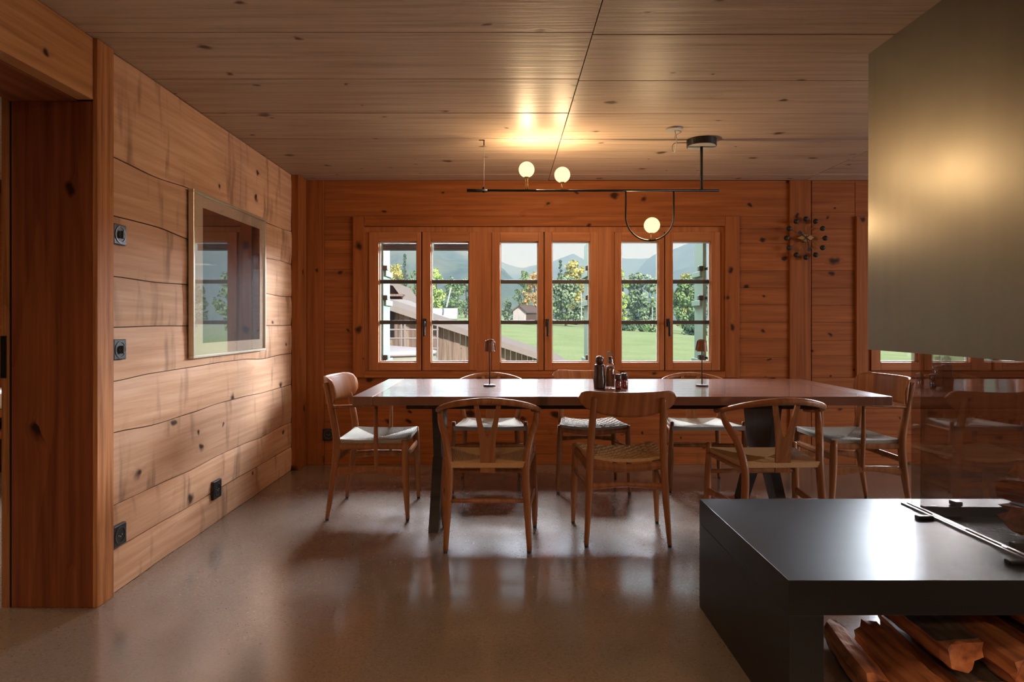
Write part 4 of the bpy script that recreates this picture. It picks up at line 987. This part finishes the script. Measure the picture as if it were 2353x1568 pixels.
mountain('mountain_far', 'pale farthest mountain ridge with a rounded peak', [(900, 620), (1100, 600), (1149, 604), (1165, 611), (1190, 617), (1205, 617), (1237, 604), (1270, 601), (1295, 593), (1317, 584), (1340, 592), (1360, 599), (1428, 592), (1460, 590), (1600, 600), (2000, 600)], 1700, 0.6, FM2, 18)
mountain('mountain_spur', 'blue mountain flank rising behind the window nearest the clock', [(1380, 690), (1440, 650), (1485, 591), (1500, 580), (1514, 572), (1546, 566), (1585, 553), (1640, 535), (1800, 480), (2400, 420), (3600, 430)], 900, 0.4, FM2, 13)

def leafmat(name, a, b_, c):
    m, nt, bs = newmat(name); L = nt.links.new
    tc = N(nt, 'ShaderNodeTexCoord'); n = N(nt, 'ShaderNodeTexNoise'); n.inputs['Scale'].default_value = 0.9; n.inputs['Detail'].default_value = 5; L(tc.outputs['Object'], n.inputs['Vector'])
    L(ramp(nt, n.outputs['Fac'], [(0.33, tuple(min(1, v * 1.7 + .03) for v in a)), (0.5, tuple(min(1, v * 1.5 + .03) for v in b_)), (0.68, tuple(min(1, v * 1.35 + .03) for v in c))]), bs.inputs['Base Color']); bs.inputs['Roughness'].default_value = 0.8; bs.inputs['Specular IOR Level'].default_value = 0.2
    return m
LM = {'green': leafmat('green_foliage', (0.05, 0.10, 0.03), (0.11, 0.18, 0.06), (0.22, 0.29, 0.11)),
      'grey': leafmat('grey_green_foliage', (0.06, 0.10, 0.05), (0.13, 0.19, 0.10), (0.22, 0.28, 0.16)),
      'yellow': leafmat('yellowing_foliage', (0.16, 0.17, 0.04), (0.34, 0.31, 0.07), (0.50, 0.42, 0.12)),
      'orange': leafmat('autumn_foliage', (0.16, 0.14, 0.05), (0.36, 0.23, 0.08), (0.46, 0.33, 0.13)),
      'dark': leafmat('conifer_needles', (0.02, 0.05, 0.025), (0.05, 0.10, 0.045), (0.09, 0.15, 0.06)),
      'lime': leafmat('lime_green_foliage', (0.14, 0.22, 0.05), (0.28, 0.38, 0.09), (0.42, 0.48, 0.16))}
M['trunk'] = plain('tree_bark', (0.10, 0.075, 0.055), 0.9)
def tree(label, px, top, wpx, Y, kind, conifer=False, nl=2600, low=0.12, name='tree', cat='tree'):
    x = (px - VX) * Y / F; z0 = gz(x, Y); zt = CZ + (VY - top) * Y / F; H = zt - z0; Rr = wpx * Y / F / 2
    rng = random.Random(int(px * 7 + Y)); r = empty(name, (x, Y, z0)); tag(r, label, cat, 'trees beyond the meadow')
    if low < 0.5: obj('trunk', tube(NB(), [(0, 0, -0.2), (0.02 * H, 0, H * 0.35), (0, 0, H * 0.8)], [H * 0.03, H * 0.02, H * 0.008], 7), M['trunk'], r)
    bm = NB()
    clumps = []
    for k in range(46):
        t = rng.random()
        if conifer: zz = low + (1 - low) * t; rad = (1 - t) * 0.95 + 0.04
        else:
            zz = low + (1 - low) * t; rad = math.sqrt(max(0.03, 1 - (2 * t - 0.9) ** 2 / 1.25)); 
        a = rng.random() * 2 * PI; q = math.sqrt(rng.random()) * rad * 0.86
        clumps.append((Vector((q * Rr * math.cos(a), q * Rr * math.sin(a), zz * H * 0.97)), (0.30 if not conifer else 0.18) * Rr * (0.6 + 0.7 * rng.random())))
    sz = max(0.10, Rr * 0.075)
    for k in range(nl):
        c, cr_ = clumps[rng.randrange(len(clumps))]
        d = Vector((rng.gauss(0, 1), rng.gauss(0, 1), rng.gauss(0, 0.8))).normalized()
        p = c + d * cr_ * (0.55 + 0.5 * rng.random())
        if p.z < 0.02 * H: p.z = 0.02 * H
        n_ = (d + Vector((rng.gauss(0, .5), rng.gauss(0, .5), rng.gauss(0.2, .5)))).normalized()
        u_ = n_.orthogonal().normalized(); u_ = (Matrix.Rotation(rng.random() * 6.28, 3, n_) @ u_); v_ = n_.cross(u_); s_ = sz * (0.6 + 0.8 * rng.random())
        vs = [bm.verts.new(p + u_ * s_), bm.verts.new(p + v_ * s_ * 0.8), bm.verts.new(p - u_ * s_), bm.verts.new(p - v_ * s_ * 0.8)]
        bm.faces.new(vs)
    me = bpy.data.meshes.new('crown'); bm.to_mesh(me); bm.free()
    link('crown', me, LM[kind], r)
    return r
tree('dark pointed fir on the slope above the barn roof', 930, 582, 30, 88, 'dark', True)
tree('low yellowish tree behind the barn gable', 905, 608, 60, 95, 'yellow')
tree('dark green tree behind the barn, beside the fir', 952, 622, 40, 92, 'green')
tree('lime yellow tree above the white tunnel', 1002, 618, 44, 74, 'lime')
tree('broad green tree behind the white tunnel', 1038, 645, 64, 92, 'green')
tree('greyish tree at the edge of the second sash view', 1070, 640, 50, 96, 'grey')
tree('tree hidden mostly by the window post beside the white tunnel', 1112, 640, 60, 98, 'green')
tree('dark green tree behind the grey shed', 1203, 622, 44, 82, 'green')
tree('orange-yellow autumn tree above the shed roof', 1228, 628, 56, 76, 'orange')
tree('pale bush beside the small shed', 1166, 690, 30, 84, 'grey', low=0.02)
tree('tall dark fir rising above the middle trees', 1288, 594, 34, 84, 'dark', True)
tree('large yellow-green tree in the middle window', 1322, 604, 80, 92, 'yellow', nl=3400)
tree('big grey-green tree standing before the yellow-green one', 1300, 640, 90, 70, 'grey', nl=3400)
tree('tall green tree beside the middle shutter', 1366, 606, 62, 97, 'green')
tree('green tree behind the wide window post', 1396, 612, 60, 84, 'grey')
tree('narrow lime tree at the edge of the fifth sash view', 1430, 622, 34, 66, 'lime')
tree('large grey-green tree filling the fifth sash view', 1473, 626, 92, 76, 'grey', nl=3600)
tree('pale green tree beside the sash meeting post', 1515, 618, 44, 90, 'lime')
tree('round bushy green tree in the last sash view', 1578, 640, 76, 64, 'green', nl=3400)
tree('yellow-topped tree behind the round bushy one', 1574, 628, 50, 80, 'yellow')
tree('grey-green tree beyond the outermost shutter', 1640, 640, 80, 82, 'grey')
tree('low dark hedge bush under the round bushy tree', 1598, 745, 56, 60, 'dark', low=0.02, nl=1500, name='hedge_bush', cat='bush')
tree('low dark bush at the meadow edge by the lime tree', 1440, 743, 50, 62, 'dark', low=0.02, nl=1500, name='hedge_bush', cat='bush')
tree('low green bush at the meadow edge in the fifth sash view', 1492, 746, 50, 62, 'green', low=0.02, nl=1500, name='hedge_bush', cat='bush')
for k, px in enumerate((1720, 1830, 1940, 2050, 2160, 2270, 2380, 2490, 2620)):
    tree(('%s tree outside the window row behind the hood, %s from the clock') % (('green', 'grey-green', 'yellowing', 'bushy green')[k % 4], ('first', 'second', 'third', 'fourth', 'fifth', 'sixth', 'seventh', 'eighth', 'ninth')[k]), px, 640 + 14 * h1(k), 95, 78 + 6 * h1(k, 2), ('green', 'grey', 'yellow', 'green')[k % 4], nl=1500)

# barn with plank wall and shingle roof edge, standing below the house
M['barnwood'] = wood('weathered_barn_wood', (0.36, 0.27, 0.21), (0.25, 0.18, 0.14), (0.14, 0.10, 0.08), 'Z', 'X', knots=0.03, rough=0.9, spec=0.1, vary=0.5)
M['barnroof'] = plain('weathered_roof_edge', (0.30, 0.26, 0.23), 0.9, bump=0.3, bscale=9)
M['paleroof'] = plain('pale_metal_roof', (0.40, 0.38, 0.38), 0.5)
M['barndark'] = plain('dark_barn_wood', (0.11, 0.065, 0.05), 0.9, bscale=4)
YBn = 14.0
ba = empty('barn', (0, YBn, -2.2)); tag(ba, 'weathered plank barn with a long sloping roof below the windows', 'barn')
def bl_(o): o.location = -Vector(ba.location); return o
e0, e1 = P(560, 588, YBn), P(1318, 838, YBn)          # roof edge line
def edge_z(x): return e0.z + (e1.z - e0.z) * (x - e0.x) / (e1.x - e0.x)
x = e0.x + 0.2; bwid = 0.125
while x < e1.x - 0.55:
    z1_ = edge_z(x + bwid) - 0.10
    bl_(mbox('plank', x, x + bwid - 0.008, YBn + 0.012 * h1(x), YBn + 0.05, -2.3, z1_, M['barnwood'], ba)); x += bwid
rf = NB(); nrm = Vector((-(e1.z - e0.z), 0, e1.x - e0.x)).normalized(); th = 0.13
prism(rf, [e0 + Vector((0, -0.25, 0)), e1 + Vector((0, -0.25, 0)), e1 - nrm * th + Vector((0, -0.25, 0)), e0 - nrm * th + Vector((0, -0.25, 0))], (0, 5.0, 0))
bl_(obj('roof', rf, M['barnroof'], ba))
dk = P(899, 745, YBn); bl_(mbox('window', dk.x - 0.07, dk.x + 0.07, YBn - 0.02, YBn + 0.02, P(0, 778, YBn).z, P(0, 712, YBn).z, M['black'], ba))
# second barn behind
YC = 30
b2 = empty('farmhouse', (P(905, 0, YC).x, YC, -1.0)); tag(b2, 'dark wooden farmhouse gable with a pale metal porch roof', 'farmhouse')
def b2l(o): o.location = -Vector(b2.location); return o
def poly(pts, Y, dy): return prism(NB(), [P(a, b_, Y) for a, b_ in pts], (0, dy, 0))
b2l(obj('wall', poly([(820, 660), (905, 655), (930, 690), (930, 745), (820, 745)], YC, 4), M['barndark'], b2))
b2l(obj('roof', poly([(790, 622), (905, 649), (945, 705), (940, 708), (903, 657), (790, 632)], YC - 0.4, 5), M['barnroof'], b2))
b2l(obj('porch_roof', poly([(840, 688), (925, 688), (972, 712), (972, 717), (840, 706)], YC - 2.5, 2.6), M['paleroof'], b2))
b2l(obj('balcony', poly([(840, 676), (926, 676), (926, 681), (840, 681)], YC - 0.6, 0.6), M['barnwood'], b2))
# shed in the meadow
sd = empty('shed', (P(1207, 0, 62).x, 62, gz(2, 62))); tag(sd, 'small grey wooden shed with a dark pitched roof in the meadow', 'shed')
def sdl(o): o.location = -Vector(sd.location); return o
M['shedwall'] = wood('grey_shed_boards', (0.50, 0.46, 0.45), (0.42, 0.38, 0.37), (0.28, 0.25, 0.24), 'Z', 'X', knots=0, rough=0.9, spec=0.1)
M['shedroof'] = plain('dark_shed_roof', (0.12, 0.085, 0.075), 0.9)
sdl(obj('gable_wall', poly([(1179, 714), (1193, 705), (1209, 719), (1209, 742), (1179, 742)], 62, 0.15), M['shedwall'], sd))
sdl(obj('side_wall', prism(NB(), [P(1209, 719, 62), P(1209, 742, 62), P(1240, 742, 65.5), P(1240, 721, 65.5)], (-0.1, 0.1, 0)), M['barndark'], sd))
rp = [P(1192, 703, 61.8), P(1211, 720, 61.8), P(1246, 720, 66), P(1226, 705, 66)]
sdl(obj('roof', prism(NB(), rp, (0, 0, 0.12)), M['shedroof'], sd))
rp = [P(1194, 703, 61.8), P(1175, 717, 61.8), P(1207, 717, 66), P(1228, 705, 66)]
sdl(obj('roof', prism(NB(), rp, (0, 0, 0.12)), M['shedroof'], sd))
# white tunnel, poles
tn = NB(); pts = [P(985, 0, 68), P(1052, 0, 68)]; zz = gz(pts[0].x, 68)
M['tarp'] = plain('white_tarpaulin', (0.5, 0.5, 0.52), 0.6)
prof = [(math.cos(a) * 1.1, math.sin(a) * 1.15) for a in [PI * k / 10 for k in range(11)]]
tn = prism(NB(), [Vector((pts[0].x, 68 + c, zz - 0.1 + s_)) for c, s_ in prof], (pts[1].x - pts[0].x, 0, 0))
o = obj('garden_tunnel', tn, M['tarp']); tag(o, 'white tarpaulin garden tunnel at the meadow edge', 'tunnel')
o = obj('leaning_pole', tube(NB(), [P(1026, 706, 66), P(1036, 662, 66)], 0.09, 8), M['tarp']); tag(o, 'white leaning pole above the garden tunnel', 'pole')
o = obj('marker_pole', tube(NB(), [P(1336, 742, 58), P(1336, 672, 58)], 0.05, 8), M['tarp']); tag(o, 'thin upright white pole before the big trees', 'pole')
o = obj('marker_pole', tube(NB(), [P(1499, 752, 58), P(1499, 706, 58)], 0.04, 8), M['tarp']); tag(o, 'thin upright pale pole in the fifth sash view', 'pole')

# terrace with railing and round covered tub
M['deck'] = plain('grey_terrace_boards', (0.33, 0.31, 0.28), 0.8)
M['tub'] = plain('beige_tub_cover', (0.26, 0.26, 0.19), 0.8, bscale=5)
dk = mbox('terrace_floor', -4.5, -0.6, 7.6, 10.6, -0.35, -0.2, M['deck']); tag(dk, 'terrace deck outside below the windows', 'terrace', kind='structure')
pp = NB(); [box(pp, a, a + 0.14, b_, b_ + 0.14, -2.4, -0.35) for a in (-4.4, -0.8) for b_ in (7.7, 10.4)]
obj('post', pp, M['barnwood'], dk)
tu = empty('round_tub', (-1.78, 9.0, -0.2)); tag(tu, 'round covered tub on the terrace behind the green shutter', 'tub')
obj('tub_body', lathe(NB(), [(0.0, 0), (0.74, 0), (0.78, 0.1), (0.80, 0.78), (0.76, 0.86), (0.0, 0.86)], 40), M['tub'], tu, True)
obj('cover', lathe(NB(), [(0.0, 0.862), (0.79, 0.862), (0.79, 0.90), (0.70, 0.93), (0.0, 0.99)], 40), M['paleroof'], tu, True)
ra = empty('terrace_railing', (-2.4, 10.4, -0.2)); tag(ra, 'pale metal terrace railing in front of the barn', 'railing')
M['railw'] = plain('pale_railing', (0.30, 0.27, 0.25), 0.5)
for py in (741, 758, 778, 801):
    a, b_ = P(700, py, 10.4), P(1008, py, 10.4); o = obj('rail', tube(NB(), [a, b_], 0.014, 8), M['railw'], ra); o.location = -Vector(ra.location)
for px in (760, 850, 922, 930, 1005):
    a = P(px, 738, 10.4); o = obj('post', tube(NB(), [(a.x, 10.4, -0.2), (a.x, 10.4, a.z)], 0.016, 8), M['railw'], ra); o.location = -Vector(ra.location)

# shutters folded open at right angles outside
M['shutter'] = plain('pale_green_shutter_paint', (0.15, 0.225, 0.17), 0.9, spec=0.1)
M['reveal'] = plain('dark_weathered_reveal', (0.075, 0.06, 0.055), 0.8)
def shutter(label, X, y0, y1, sgn, dx=0.0):
    r = empty('window_shutter', (X + dx, y0, bz_(860))); tag(r, label, 'shutter', 'green shutters outside the windows')
    H = bz_(540) - bz_(860); w_ = y1 - y0
    obj('panel', box(NB(), -0.014, 0.014, 0, w_, 0, H, 0.003), M['shutter'], r)
    for z in (0.05, H - 0.30, H * 0.5):
        obj('ledge', box(NB(), (0.014 if sgn > 0 else -0.034), (0.034 if sgn > 0 else -0.014), 0.02, w_ + 0.02, z, z + 0.045, 0.003), M['shutter'], r)
        obj('bracket', box(NB(), (-0.055 if sgn > 0 else 0.0), (0.0 if sgn > 0 else 0.055), 5.025 - y0, 0.02, z + 0.05, z + 0.07), M['black'], r)
        obj('hinge', box(NB(), (0.014 if sgn > 0 else -0.05), (0.05 if sgn > 0 else -0.014), -0.015, 0.03, z + 0.045, z + 0.085, 0.003), M['black'], r)
for dx, tail in ((0.0, ''), (WIN[1], ' of the row behind the hood')):
    shutter('pale green shutter outside the first sash' + tail, -1.030, 5.22, 5.52, 1, dx)
    shutter('pale green shutter outside the fourth sash' + tail, 0.715, 5.22, 5.62, -1, dx)
    shutter('pale green shutter outside the sixth sash' + tail, 1.665, 5.26, 5.50, -1, dx)

# ------------------------------------------------------------------ valley haze
hm = bpy.data.materials.new('valley_haze'); hm.use_nodes = True; hn = hm.node_tree; hn.nodes.clear()
ho_ = N(hn, 'ShaderNodeOutputMaterial'); hv = N(hn, 'ShaderNodeVolumeScatter'); hv.inputs['Color'].default_value = (0.36, 0.57, 1.0, 1); hv.inputs['Density'].default_value = 0.0016; hv.inputs['Anisotropy'].default_value = 0.0
hn.links.new(hv.outputs[0], ho_.inputs['Volume'])
hz_ = mbox('haze', -1800, 1800, 40, 1000, -60, 330, hm); tag(hz_, 'thin blue haze hanging over the valley and mountains', 'haze', kind='stuff')
